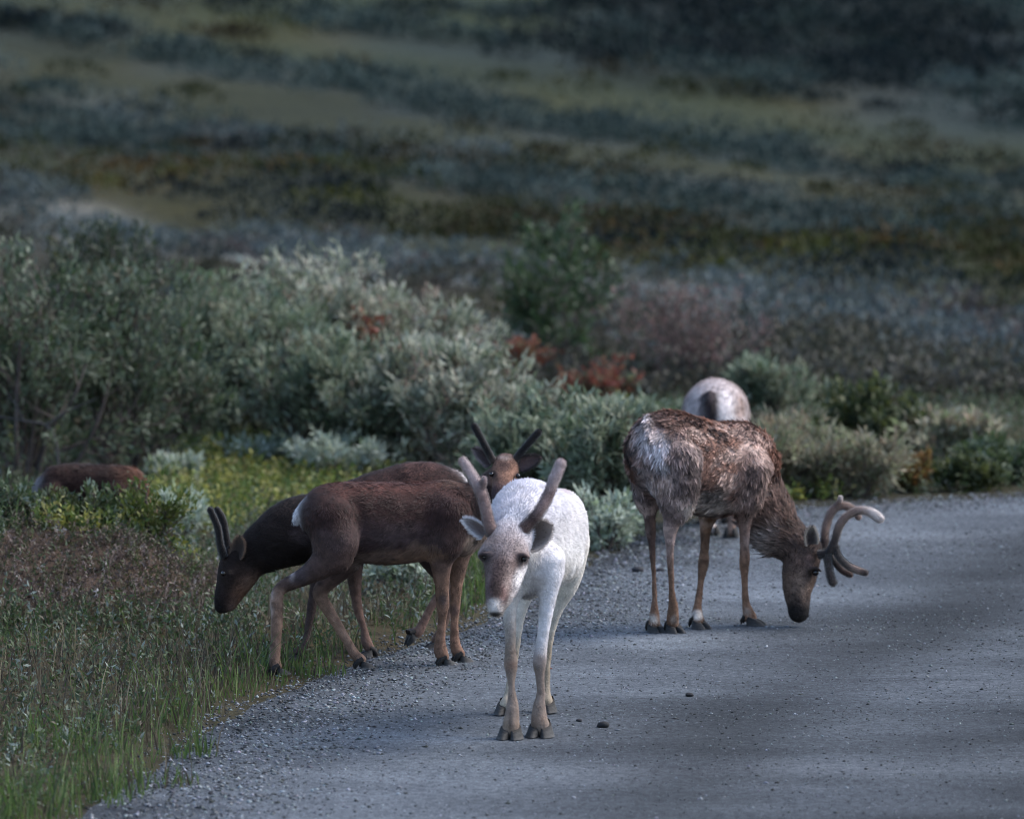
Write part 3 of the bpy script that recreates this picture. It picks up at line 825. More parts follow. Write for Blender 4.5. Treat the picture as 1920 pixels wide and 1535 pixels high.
a.spot(890, 1020, .1, 24, (0.30, 0.22, 0.17), 0.8, 0.6, 0.5); a.spot(893, 1016, .05, 8, (0.02, 0.015, 0.015), 0.9, 0.5, 0.2)
a.spot(519, 1115, -.2, 20, (0.32, 0.20, 0.15), 0.6, 0.7, 0.4); a.spot(830, 1130, -.08, 17, (0.075, 0.055, 0.055), 0.8, 0.6, 0.4); a.spot(853, 1145, .15, 14, (0.08, 0.05, 0.045), 0.7, 0.6, 0.4)
a.spot(560, 1075, -.25, 24, (0.06, 0.045, 0.05), 0.6, 0.7, 0.5); a.spot(720, 1010, -.15, 60, (0.06, 0.042, 0.044), 0.6, 0.8, 0.6, (0.5, 1, 1.6))
a.spot(946, 872, .12, 14, (0.05, 0.03, 0.028), 0.7, 0.6, 0.4); a.spot(925, 890, .12, 9, (0.02, 0.015, 0.015), 0.8, 0.6, 0.2); a.spot(970, 892, .12, 9, (0.03, 0.02, 0.018), 0.8, 0.6, 0.2)
a.spot(948, 858, .2, 10, (0.35, 0.28, 0.25), 0.6, 0.7, 0.5, (0.6, 1, 1.5))
for ex, ey, er in ((511, 1112, 8), (508, 1140, 8), (507, 1170, 8), (506, 1200, 8), (504, 1230, 8), (586, 1112, 7), (597, 1140, 7), (612, 1165, 7), (628, 1192, 6), (645, 1218, 6), (573, 1020, 8), (566, 1045, 8), (548, 1075, 8), (817, 1085, 6), (819, 1110, 6), (818, 1140, 5)):  # bright rim light painted into the coat along leg and thigh edges
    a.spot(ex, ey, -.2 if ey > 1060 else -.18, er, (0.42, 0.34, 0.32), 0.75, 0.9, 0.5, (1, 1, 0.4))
for bx in (640, 690, 740, 790):
    a.spot(bx, 906, -.0, 30, (0.075, 0.030, 0.024), 0.7, 0.9, 0.5, (0.5, 1, 1.3))
a.spot(700, 1045, -.1, 40, (0.10, 0.066, 0.055), 0.6, 0.9, 0.6, (0.5, 1, 2.0))
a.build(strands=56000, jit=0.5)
a.eye(922, 889, .12, 4.6); a.eye(971, 892, .12, 4.6)
BK = (0.010, 0.007, 0.0075)
a.antler([[(926, 866, .21, 8.5, (0.06, 0.04, 0.035)), (917, 850, .21, 7.5, BK), (904, 826, .22, 7.2, BK), (890, 800, .24, 7.2, BK)]], 0.005)
a.antler([[(964, 866, .21, 8.5, (0.06, 0.04, 0.035)), (975, 850, .21, 7.5, BK), (991, 831, .22, 7.2, BK), (1009, 811, .24, 7.2, BK)]], 0.005)
a.ear((920, 870, .21), (889, 841, .23), 22, (-0.3, -1, -0.1), (0.03, 0.022, 0.022), (0.05, 0.035, 0.04), 0.5, (0.16, 0.13, 0.14))
a.ear((972, 874, .2), (1012, 858, .2), 28, (0.2, -1, -0.1), (0.03, 0.022, 0.022), (0.11, 0.07, 0.07), 0.5, (0.03, 0.025, 0.025))

# ---- very dark young reindeer grazing to the left behind it
VB = (0.013, 0.0085, 0.008)
b = Reindeer('blackish brown young reindeer grazing to the left with upright black spike antlers', 28.0, (-0.9, -0.42), (-0.42, 0.9))
b.chain([(626, 985, -.13, 56), (660, 973, -.08, 69), (715, 957, 0, 74), (780, 938, .1, 73), (825, 930, .16, 56), (850, 938, .19, 34)], (0.026, 0.012, 0.011), 0.03, 0.78, 0.018)
b.chain([(462, 1050, -.25, 36), (500, 1023, -.22, 49), (550, 997, -.18, 63), (612, 982, -.14, 62), (650, 975, -.1, 60)], VB, 0.03, 0.75, 0.02)
b.chain([(416, 1136, -.30, 15, (0.008, 0.006, 0.006)), (420, 1117, -.295, 19, (0.012, 0.008, 0.008)), (430, 1090, -.285, 25, (0.018, 0.012, 0.011)), (438, 1062, -.275, 29, (0.02, 0.013, 0.012)), (445, 1042, -.26, 27, VB)], VB, 0.02, 0.8, 0.009)
b.chain([(434, 1138, -.30, 8, (0.10, 0.06, 0.05)), (446, 1108, -.29, 16, (0.085, 0.045, 0.03)), (462, 1078, -.27, 24, (0.06, 0.035, 0.027))], (0.07, 0.04, 0.03), 0.025, 0.8, 0.012)
b.leg([(625, 1005, 36), (604, 1065, 20), (590, 1110, 13.5), (583, 1148, 12), (577, 1182, 9.5), (572, 1206, 11.5), (562, 1223, 11.5)], (551, 1238), -.22, (0.04, 0.026, 0.025), (0.07, 0.045, 0.042), 0.066, split=0.75)
b.leg([(655, 1005, 36), (663, 1068, 19), (667, 1110, 14), (672, 1146, 12), (682, 1176, 9.5), (687, 1202, 13)], (688, 1230), .0, (0.07, 0.045, 0.04), (0.12, 0.072, 0.058), 0.068, split=0.5)
b.leg([(815, 965, 50), (806, 1020, 36), (826, 1075, 20), (833, 1100, 14), (808, 1138, 11), (793, 1168, 11.5), (784, 1184, 13)], (773, 1199), .08, (0.045, 0.03, 0.028), (0.17, 0.10, 0.08), 0.066, lift=0.05, split=0.62)
b.leg([(842, 965, 44), (836, 1030, 32), (852, 1095, 15), (840, 1150, 10.5), (822, 1192, 12)], (812, 1214), .28, (0.045, 0.03, 0.028), (0.12, 0.075, 0.06), 0.066)
b.chain([(848, 886, .17, 5, (0.3, 0.25, 0.25)), (862, 892, .19, 7, (0.45, 0.42, 0.43)), (874, 905, .20, 5, (0.6, 0.57, 0.58))], (0.55, 0.5, 0.5), 0.015, 1, 0.02)
b.spot(472, 1100, -.33, 22, (0.13, 0.08, 0.06), 0.7, 0.8, 0.4); b.spot(432, 1072, -.33, 6, (0.12, 0.08, 0.06), 0.6, 0.6, 0.3)
b.spot(570, 1000, -.28, 30, (0.055, 0.04, 0.042), 0.6, 0.8, 0.5); b.spot(785, 868, .1, 40, (0.075, 0.035, 0.03), 0.6, 0.9, 0.4)
b.build(strands=45000)
b.eye(419, 1075, -.36, 5)
b.antler([[(420, 1044, -.32, 8.5, BK), (413, 1020, -.33, 8, BK), (408, 988, -.34, 7.5, BK), (395, 957, -.35, 7.2, BK)]], 0.005)
b.antler([[(430, 1036, -.24, 8.5, BK), (424, 1010, -.22, 8, BK), (418, 976, -.20, 7.5, BK), (408, 957, -.19, 7.2, BK)]], 0.005)
b.ear((440, 1046, -.33), (450, 1005, -.34), 30, (-0.5, -1, 0.1), (0.035, 0.024, 0.022), (0.045, 0.032, 0.03), 0.5, (0.15, 0.10, 0.075))
b.ear((452, 1044, -.2), (462, 1008, -.16), 26, (-0.5, 1, 0.1), (0.035, 0.024, 0.022), (0.045, 0.032, 0.03), 0.5, (0.12, 0.08, 0.06))

# ---- big brown adult on the right, head to the road
RB = (0.19, 0.10, 0.074); RL = (0.13, 0.073, 0.048)
r = Reindeer('large brown moulting reindeer with pale rump and curved antlers, nosing the gravel', 28.85, (0.75, 0.6), (-0.7, 0.71))
r.chain([(1403, 905, .36, 50), (1390, 871, .32, 76), (1335, 880, .2, 89), (1288, 867, .08, 87), (1250, 852, -.02, 82), (1230, 848, -.08, 62)], RB, 0.03, 0.84, 0.023)
r.chain([(1262, 868, -.16, 54), (1268, 915, -.17, 42), (1272, 945, -.16, 30)], (0.22, 0.16, 0.15), 0.04, 1, 0.022)
r.chain([(1212, 862, .0, 36), (1212, 905, .03, 29), (1216, 940, .05, 20)], (0.20, 0.15, 0.145), 0.04, 1, 0.022)
r.chain([(1398, 880, .18, 48), (1398, 930, .17, 34)], (0.20, 0.13, 0.11), 0.05, 1, 0.02)
r.chain([(1232, 900, -.15, 14), (1231, 915, -.15, 15)], (0.42, 0.37, 0.37), 0.02, 1, 0.012)
NB = (0.10, 0.057, 0.044)
r.chain([(1495, 1028, .3, 38, (0.06, 0.04, 0.035)), (1457, 988, .33, 47, NB), (1425, 937, .35, 56, (0.14, 0.085, 0.07)), (1392, 895, .33, 62, RB)], NB, 0.03, 0.8, 0.026)
HD = (0.055, 0.036, 0.03)
r.chain([(1498, 1144, .2, 23, (0.014, 0.011, 0.011)), (1497, 1128, .21, 25, (0.05, 0.035, 0.03)), (1496, 1104, .23, 30, (0.10, 0.068, 0.055)), (1499, 1075, .26, 37, HD), (1507, 1046, .28, 37, (0.05, 0.034, 0.03)), (1514, 1031, .29, 31, (0.03, 0.021, 0.02))], HD, 0.02, 0.78, 0.011)
r.chain([(1518, 1067, .195, 4.5), (1528, 1065, .19, 5), (1537, 1069, .20, 4)], (0.06, 0.04, 0.033), 0.008, 1, 0.006)
r.leg([(1214, 935, 24), (1218, 965, 12.5), (1220, 993, 11.5), (1222, 1020, 8.5), (1225, 1060, 7.2), (1227, 1110, 7), (1227, 1145, 10.5)], (1229, 1184), .05, (0.07, 0.042, 0.035), (0.13, 0.075, 0.052), 0.085, fdir=(0.5, -0.8))
r.leg([(1270, 935, 34), (1262, 968, 19), (1257, 993, 14), (1256, 1020, 10), (1257, 1058, 8.6), (1260, 1110, 8.3), (1262, 1140, 12)], (1264, 1185), -.16, (0.24, 0.17, 0.155), RL, 0.088, fdir=(0.45, -0.85))
r.leg([(1335, 930, 34), (1324, 985, 13), (1321, 1030, 11), (1319, 1055, 12.5), (1314, 1092, 8.4), (1309, 1130, 9), (1307, 1147, 12)], (1312, 1177), .38, RL, RL, 0.088, fdir=(0.6, -0.7))
r.leg([(1400, 920, 34), (1397, 970, 15), (1396, 1020, 11), (1396, 1052, 12), (1396, 1085, 8.4), (1398, 1125, 9), (1402, 1145, 12.5)], (1412, 1171), .2, (0.20, 0.13, 0.11), (0.17, 0.095, 0.063), 0.092, fdir=(0.95, -0.3))
r.chain([(1214, 782, -.1, 8, (0.5, 0.45, 0.45)), (1216, 800, -.15, 11, (0.4, 0.35, 0.35)), (1214, 822, -.2, 9, (0.42, 0.36, 0.36))], (0.45, 0.4, 0.4), 0.02, 1, 0.025)
def rmot(v, n, col):
    st = v * np.array([1, 1, 1.0])
    f1 = fbm(st, 7, 4, 41); f2 = fbm(st, 17, 3, 43); f3 = fbm(st * np.array([1, 1, .6]), 48, 2, 47)
    hz = sstep(0.62, 0.8, v[:, 2])
    pale = sstep(0.50, 0.60, f1 * 0.55 + f2 * 0.45) * sstep(0.35, 0.6, v[:, 2])
    dark = sstep(0.50, 0.60, (1 - f1) * 0.6 + f3 * 0.4) * sstep(0.5, 0.7, v[:, 2])
    trunk = (sstep(1.45, 1.30, v[:, 0]) if False else (1 - sstep(1.15, 1.32, v[:, 0])))
    pale = pale * trunk; dark = dark * trunk
    col = col * (1 - 0.85 * pale[:, None]) + np.array([0.40, 0.285, 0.245]) * 0.85 * pale[:, None]
    col = col * (1 - 0.85 * dark[:, None]) + np.array([0.042, 0.027, 0.026]) * 0.85 * dark[:, None]
    return col
r.mottle(rmot)
r.spot(1210, 835, -.2, 34, (0.42, 0.37, 0.38), 0.85, 0.7, 0.9, (1, 0.6, 0.6)); r.spot(1238, 840, -.26, 20, (0.5, 0.45, 0.46), 0.8, 0.6, 0.6, (1, 0.6, 0.5))
r.spot(1205, 900, -.1, 18, (0.3, 0.25, 0.25), 0.6, 0.6, 0.4, (1, 0.6, 0.5))
r.spot(1315, 955, .0, 44, (0.36, 0.31, 0.28), 0.8, 0.6, 0.7, (0.7, 0.7, 1.3)); r.spot(1298, 875, -.1, 22, (0.05, 0.035, 0.035), 0.7, 0.5, 0.7); r.spot(1340, 925, .02, 26, (0.055, 0.04, 0.037), 0.6, 0.5, 0.8)
r.spot(1265, 785, -.05, 40, (0.13, 0.07, 0.055), 0.6, 0.7, 0.6, (0.6, 1, 1.4)); r.spot(1400, 800, .3, 30, (0.13, 0.075, 0.06), 0.6, 0.7, 0.6)
for fx, fy in ((1227, 1158), (1263, 1156), (1308, 1152), (1404, 1150)):
    r.spot(fx, fy, .0 if fx < 1300 else .15, 12, (0.50, 0.44, 0.40), 0.85, 0.6, 0.8)
r.spot(1445, 1010, .22, 26, (0.24, 0.18, 0.16), 0.6, 0.8, 0.7, (1, 1, 0.6)); r.spot(1425, 1015, .3, 30, (0.32, 0.27, 0.26), 0.7, 0.8, 0.5)
r.spot(1500, 1095, .1, 20, (0.17, 0.12, 0.095), 0.6, 0.8, 0.5, (1.6, 1, 0.6)); r.spot(1528, 1074, .2, 14, (0.018, 0.013, 0.012), 0.9, 0.6, 0.3)
r.spot(1482, 1085, .12, 16, (0.13, 0.085, 0.065), 0.7, 0.9, 0.9, (1.2, 1, 0.5)); r.spot(1490, 1050, .15, 18, (0.12, 0.075, 0.06), 0.6, 0.9, 0.9); r.spot(1505, 1112, .12, 12, (0.19, 0.13, 0.10), 0.7, 0.9, 0.8, (1.4, 1, 0.5))
r.spot(1494, 1155, .1, 34, (0.012, 0.01, 0.01), 0.85, 0.6, 0.4, (1, 1, 1.5)); r.spot(1520, 1050, .2, 12, (0.14, 0.09, 0.08), 0.6, 0.8, 0.5)
r.chain([(1440, 1030, .31, 12), (1424, 1008, .32, 16), (1408, 980, .33, 18)], (0.26, 0.21, 0.20), 0.04, 1, 0.04)
r.build(strands=75000, fur_amp=0.008, jit=0.55, tufts=9000)
r.eye(1529, 1073, .205, 6.5)
RA, RM, RT = (0.03, 0.021, 0.02), (0.22, 0.15, 0.122), (0.46, 0.40, 0.38)
r.antler([[(1535, 1040, .22, 10, RA), (1556, 1034, .20, 9.5, RA), (1566, 1010, .19, 8.8, (0.07, 0.048, 0.042)), (1574, 985, .18, 8.3, RM), (1590, 966, .18, 8.5, RM), (1613, 956, .18, 9, (0.24, 0.18, 0.16)), (1634, 961, .18, 10, RT), (1648, 971, .18, 10, RT)],
          [(1566, 1022, .2, 7, RA), (1572, 1042, .18, 7, RA), (1588, 1059, .15, 7, (0.07, 0.05, 0.042)), (1606, 1068, .12, 7, RM), (1621, 1073, .11, 7, (0.06, 0.04, 0.035))],
          [(1552, 1040, .2, 8.5, RA), (1554, 1062, .17, 8, RA), (1557, 1078, .15, 8.5, RA), (1561, 1090, .14, 9, (0.04, 0.028, 0.025))]])
r.antler([[(1536, 1032, .32, 9.5, RA), (1546, 1020, .34, 9, (0.06, 0.04, 0.035)), (1547, 997, .36, 8.5, RM), (1554, 970, .38, 8.5, RM), (1566, 952, .39, 8.5, RM), (1582, 947, .40, 8, RM), (1600, 955, .41, 7.5, RM), (1609, 968, .42, 6, RM)],
          [(1568, 952, .39, 7, RM), (1574, 942, .39, 6, RM), (1576, 933, .39, 4, RT)],
          [(1550, 1036, .33, 7, RA), (1566, 1054, .31, 7, RA), (1580, 1070, .30, 7, (0.07, 0.04, 0.032)), (1593, 1076, .29, 6.5, (0.08, 0.045, 0.035))]])
r.ear((1523, 1022, .2), (1522, 987, .18), 27, (0.45, -1, 0.0), (0.09, 0.06, 0.05), (0.04, 0.03, 0.03), 0.55, (0.36, 0.31, 0.27))
r.ear((1512, 1018, .36), (1506, 990, .42), 22, (0.5, 0.9, 0.0), (0.09, 0.06, 0.05), (0.04, 0.03, 0.03), 0.55, (0.3, 0.25, 0.22))

# ---- pale one farther off, seen from behind over the brown one's back
FP = (0.36, 0.305, 0.30)
f = Reindeer('pale cream reindeer seen from behind over the back of the big brown one', 33.2, (0.05, 1), (1, 0))
f.chain([(1345, 790, .85, 56), (1343, 778, .55, 64), (1341, 774, .2, 63), (1340, 778, .03, 50), (1340, 800, -.02, 40)], FP, 0.03, 0.95, 0.02)
f.chain([(1346, 960, 1.2, 18), (1346, 920, 1.15, 26), (1345, 860, 1.0, 36), (1345, 815, .85, 44)], (0.35, 0.28, 0.26), 0.04, 1, 0.025)
f.chain([(1347, 985, 1.32, 11), (1347, 965, 1.27, 19), (1347, 945, 1.22, 20)], (0.15, 0.1, 0.09), 0.03, 1, 0.012)
f.leg([(1308, 810, 36), (1312, 870, 24), (1318, 930, 11), (1328, 975, 8)], (1337, 1003), .05, FP, (0.4, 0.33, 0.3), 0.085, fdir=(0.1, 1))
f.leg([(1372, 810, 36), (1370, 870, 24), (1372, 930, 11), (1372, 975, 9)], (1371, 1007), .0, FP, (0.22, 0.14, 0.11), 0.09, fdir=(0.1, 1))
f.leg([(1325, 830, 34), (1322, 890, 14), (1322, 930, 9)], (1322, 982), .8, FP, (0.22, 0.14, 0.11), 0.085)
f.leg([(1365, 830, 34), (1366, 890, 14), (1366, 930, 9)], (1366, 980), .8, FP, (0.22, 0.14, 0.11), 0.085)
f.chain([(1331, 740, -.06, 9, (0.2, 0.15, 0.15)), (1330, 758, -.1, 11, (0.04, 0.028, 0.03)), (1329, 780, -.11, 8, (0.035, 0.025, 0.027))], (0.05, 0.03, 0.03), 0.02, 1, 0.025)
f.spot(1328, 768, -.1, 30, (0.02, 0.014, 0.016), 1.0, 0.4, 0.7, (1.1, 0.6, 0.75)); f.spot(1362, 770, -.05, 26, (0.50, 0.45, 0.45), 0.8, 0.6, 0.5, (1.3, 0.6, 0.6))
f.spot(1386, 765, .1, 20, (0.17, 0.11, 0.09), 0.8, 0.7, 0.6, (1.3, 0.6, 0.5)); f.spot(1298, 772, .0, 26, (0.24, 0.205, 0.22), 0.8, 0.8, 0.5, (1, 0.6, 0.7))
f.build(h=0.012, strands=28000, jit=0.3)
f.ear((1332, 935, 1.2), (1308, 925, 1.2), 18, (0, 1, -0.3), (0.2, 0.15, 0.14), (0.08, 0.06, 0.06)); f.ear((1360, 935, 1.2), (1384, 925, 1.2), 18, (0, 1, -0.3), (0.2, 0.15, 0.14), (0.08, 0.06, 0.06))

# ---- reddish brown calf half hidden in the plants on the left
CB = (0.027, 0.012, 0.0095)
LZ = float(ground_z(-2.15, 31.5)[0])
c = Reindeer('reddish brown calf with white tail, half hidden behind low plants at far left', 31.5, (1, 0.05), (-0.05, 1), zg=LZ)
c.chain([(243, 904, 0, 28, (0.10, 0.04, 0.025)), (215, 905, 0, 34), (165, 906, 0, 36), (118, 904, 0, 35), (92, 912, 0, 26), (82, 920, 0, 18)], CB, 0.03, 0.8, 0.018)
c.chain([(282, 968, 0, 16), (268, 935, 0, 20), (250, 910, 0, 26), (225, 905, 0, 28)], (0.10, 0.045, 0.025), 0.03, 0.8, 0.02)
c.chain([(300, 1010, 0, 9), (294, 990, 0, 13), (284, 966, 0, 16)], (0.09, 0.045, 0.03), 0.02, 0.8, 0.01)
for lx, ld in ((96, -.07), (108, .07), (215, -.07), (228, .06)):
    gp = c.D + ld
    yy = CY + F * math.tan(math.atan((CAM_H - LZ) / gp) - PITCH)
    c.leg([(lx + 4, 925, 22), (lx, 975, 10), (lx, 1020, 8), (lx, 1050, 8)], (lx + 4, yy), ld, CB, (0.12, 0.06, 0.04), 0.07)
c.chain([(78, 905, 0, 9, (0.5, 0.5, 0.55)), (71, 918, 0, 9, (0.6, 0.6, 0.65)), (68, 932, 0, 7, (0.6, 0.6, 0.65))], (0.6, 0.6, 0.65), 0.02, 1, 0.02)
c.build(h=0.012, strands=24000)
c.ear((276, 958, -.03), (262, 940, -.08), 16, (0, -1, 0), (0.08, 0.04, 0.03), (0.05, 0.03, 0.03)); c.ear((280, 958, .04), (268, 938, .09), 16, (0, 1, 0), (0.08, 0.04, 0.03), (0.05, 0.03, 0.03))

# ------------------------------------------------------------------ plants
def leaf_quads(p, axis_, nrm, L, W, col, curve=0.15):
    """rhombic leaves: base p, pointing along axis_"""
    n = len(p)
    axis_ = norm(axis_); side = norm(np.cross(axis_, nrm)); nr = np.cross(side, axis_)
    L = L[:, None]; W = W[:, None]
    m = p + axis_ * L * 0.45 + nr * L * curve * 0.6
    v = np.stack([p, m - side * W * 0.5, p + axis_ * L, m + side * W * 0.5], 1).reshape(-1, 3)
    f_ = np.arange(n * 4).reshape(-1, 4)
    return v, f_, np.repeat(col, 4, 0)

def pick_cols(n, palette, jitter=0.25):
    pal = np.array([q_[0] for q_ in palette], float); wt = np.array([q_[1] for q_ in palette], float); wt /= wt.sum()
    c_ = pal[rng.choice(len(pal), n, p=wt)]
    return c_ * (1 - jitter + 2 * jitter * rng.random((n, 1)))

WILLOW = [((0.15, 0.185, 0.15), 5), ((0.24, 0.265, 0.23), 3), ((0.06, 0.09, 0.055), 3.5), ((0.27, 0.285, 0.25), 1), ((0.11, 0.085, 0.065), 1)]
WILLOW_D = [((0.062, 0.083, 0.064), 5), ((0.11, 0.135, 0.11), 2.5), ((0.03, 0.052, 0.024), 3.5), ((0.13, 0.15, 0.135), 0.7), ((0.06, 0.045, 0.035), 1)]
WILLOW_P = [((0.25, 0.265, 0.235), 4), ((0.35, 0.345, 0.335), 2.4), ((0.10, 0.125, 0.09), 3.5), ((0.15, 0.09, 0.09), 1)]
BIRCH = [((0.022, 0.042, 0.022), 5), ((0.038, 0.065, 0.03), 3), ((0.07, 0.09, 0.06), 1)]
EVERG = [((0.018, 0.030, 0.020), 5), ((0.03, 0.045, 0.022), 3), ((0.06, 0.06, 0.025), 0.7)]
RED = [((0.17, 0.04, 0.032), 4), ((0.11, 0.05, 0.038), 3), ((0.10, 0.12, 0.08), 3), ((0.26, 0.09, 0.05), 1)]
PINKG = [((0.20, 0.175, 0.145), 4), ((0.25, 0.235, 0.20), 3), ((0.15, 0.18, 0.11), 3), ((0.2, 0.13, 0.1), 1)]
OLIVE = [((0.045, 0.055, 0.022), 4), ((0.08, 0.09, 0.03), 2), ((0.022, 0.034, 0.018), 3), ((0.12, 0.14, 0.11), 1)]
ORANGE = [((0.17, 0.085, 0.035), 3), ((0.10, 0.07, 0.03), 3), ((0.12, 0.12, 0.05), 2)]
PURPLE = [((0.14, 0.075, 0.085), 4), ((0.10, 0.06, 0.065), 3), ((0.17, 0.16, 0.16), 2)]
SILVER = [((0.36, 0.40, 0.40), 4), ((0.25, 0.30, 0.28), 4), ((0.15, 0.20, 0.13), 2)]
MIXG = [((0.05, 0.07, 0.035), 4), ((0.14, 0.17, 0.15), 2), ((0.03, 0.05, 0.02), 3)]
YGREEN_D = [((0.06, 0.08, 0.02), 4), ((0.045, 0.07, 0.02), 4), ((0.10, 0.10, 0.03), 2)]
YGREEN = [((0.19, 0.19, 0.042), 4), ((0.09, 0.125, 0.028), 4), ((0.20, 0.185, 0.07), 2), ((0.05, 0.075, 0.02), 2.5)]

def shrub(name, label, cat, px, base_py, half_w, top_py, pal, leaves=5000, leaf=(0.05, 0.018), stems=16, bark=(0.07, 0.055, 0.05), D=None, up=0.6, group=None, dens_top=0.5, depth=0.9, spread=1.0):
    if D is None:
        g = onground(px, base_py)
    else:
        g = at(px, base_py, D)
    g[2] = float(ground_z(g[0], g[1])[0])
    D = g[1]
    sc = F / D
    W = half_w / sc
    top = at(px, top_py, D)[2]
    H = max(0.15, top - g[2])
    root = thing(name, label, cat, g, group)
    mb = MB()
    tips, dirs, wts = [], [], []
    for k in range(stems):
        ang = 2 * math.pi * (k + 0.7 * rng.random()) / stems
        rad = math.sqrt(rng.random()) * 0.98
        reach = np.array([math.cos(ang) * W * rad * spread, math.sin(ang) * W * depth * rad * spread, 0])
        hh = H * (1.0 - 0.50 * rad ** 2.2) * (0.50 + 0.52 * rng.random() ** 0.7)
        p0 = np.array([reach[0] * 0.18, reach[1] * 0.18, -0.03])
        p1 = np.array([reach[0] * 0.5, reach[1] * 0.5, hh * 0.42]) + rng.normal(0, 0.05 * H, 3)
        p2 = np.array([reach[0] * 0.85, reach[1] * 0.85, hh * 0.78]) + rng.normal(0, 0.04 * H, 3)
        p3 = np.array([reach[0], reach[1], hh])
        S = catmull([p0, p1, p2, p3], 5)
        r0 = 0.006 + 0.010 * H
        tube(mb, S, np.linspace(r0, r0 * 0.25, len(S)), bark, 5)
        # side twigs
        nt_ = 7 + int(5 * rng.random())
        for t_ in range(nt_):
            i = int(len(S) * (0.18 + 0.8 * rng.random())); i = min(i, len(S) - 1)
            s0 = S[i]
            dr = norm(np.array([reach[0] * 0.35, reach[1] * 0.35, 0]) / (W + 1e-6) + rng.normal(0, 0.6, 3) + np.array([0, 0, up]))
            ln_ = H * (0.16 + 0.22 * rng.random())
            s1 = s0 + dr * ln_ * 0.5; s2 = s0 + (dr + np.array([0, 0, 0.3])) * ln_
            s2[2] = min(max(s2[2], 0.05), H * 1.0)
            tw = np.array([s0, s1, s2])
            tube(mb, tw, np.array([r0 * 0.3, r0 * 0.2, r0 * 0.1]), bark, 3)
            for u in np.linspace(0.25, 1.0, 6):
                pt = s0 * (1 - u) ** 2 + 2 * s1 * u * (1 - u) + s2 * u * u
                tips.append(pt); dirs.append(dr); wts.append(0.4 + u)
        for u in np.linspace(0.5, 1, 7):
            pt = S[min(len(S) - 1, int(u * (len(S) - 1)))]
            tips.append(pt); dirs.append(norm(S[-1] - S[-3])); wts.append(0.3 + u)
    obj('branches', mb.build('branches', True), M_BARK, root)
    tips = np.array(tips); dirs = np.array(dirs); wts = np.array(wts)
    keep = fbm(tips + g, 3.0 / max(H, 0.4), 2, 61) > 0.40
    wts = wts * np.where(keep, 1, 0.12)
    k = rng.choice(len(tips), leaves, p=wts / wts.sum())
    p = tips[k] + rng.normal(0, 0.028 * (0.6 + H * 0.5), (leaves, 3))
    p[:, 2] = np.maximum(p[:, 2], 0.015)
    ax_ = norm(dirs[k] * 0.9 + rng.normal(0, 0.55, (leaves, 3)) + np.array([0, 0, 0.35]))
    nr = norm(rng.normal(0, 1, (leaves, 3)) + np.array([0, 0, 0.8]))
    # colour varies from sprig to sprig
    pal = [((q_[0][0] * 1.04, q_[0][1] * 1.04, q_[0][2] * 0.88), q_[1]) for q_ in pal]
    cl = pick_cols(len(tips), pal, 0.22)[k] * 0.7 + pick_cols(leaves, pal, 0.2) * 0.3
    L = leaf[0] * (0.6 + 0.8 * rng.random(leaves)); Wd = leaf[1] * (0.7 + 0.6 * rng.random(leaves))
    vv, ff, cc = leaf_quads(p, ax_, nr, L, Wd, cl)
    obj('foliage', mesh_from('foliage', vv, ff, cc), M_LEAF, root)
    return root

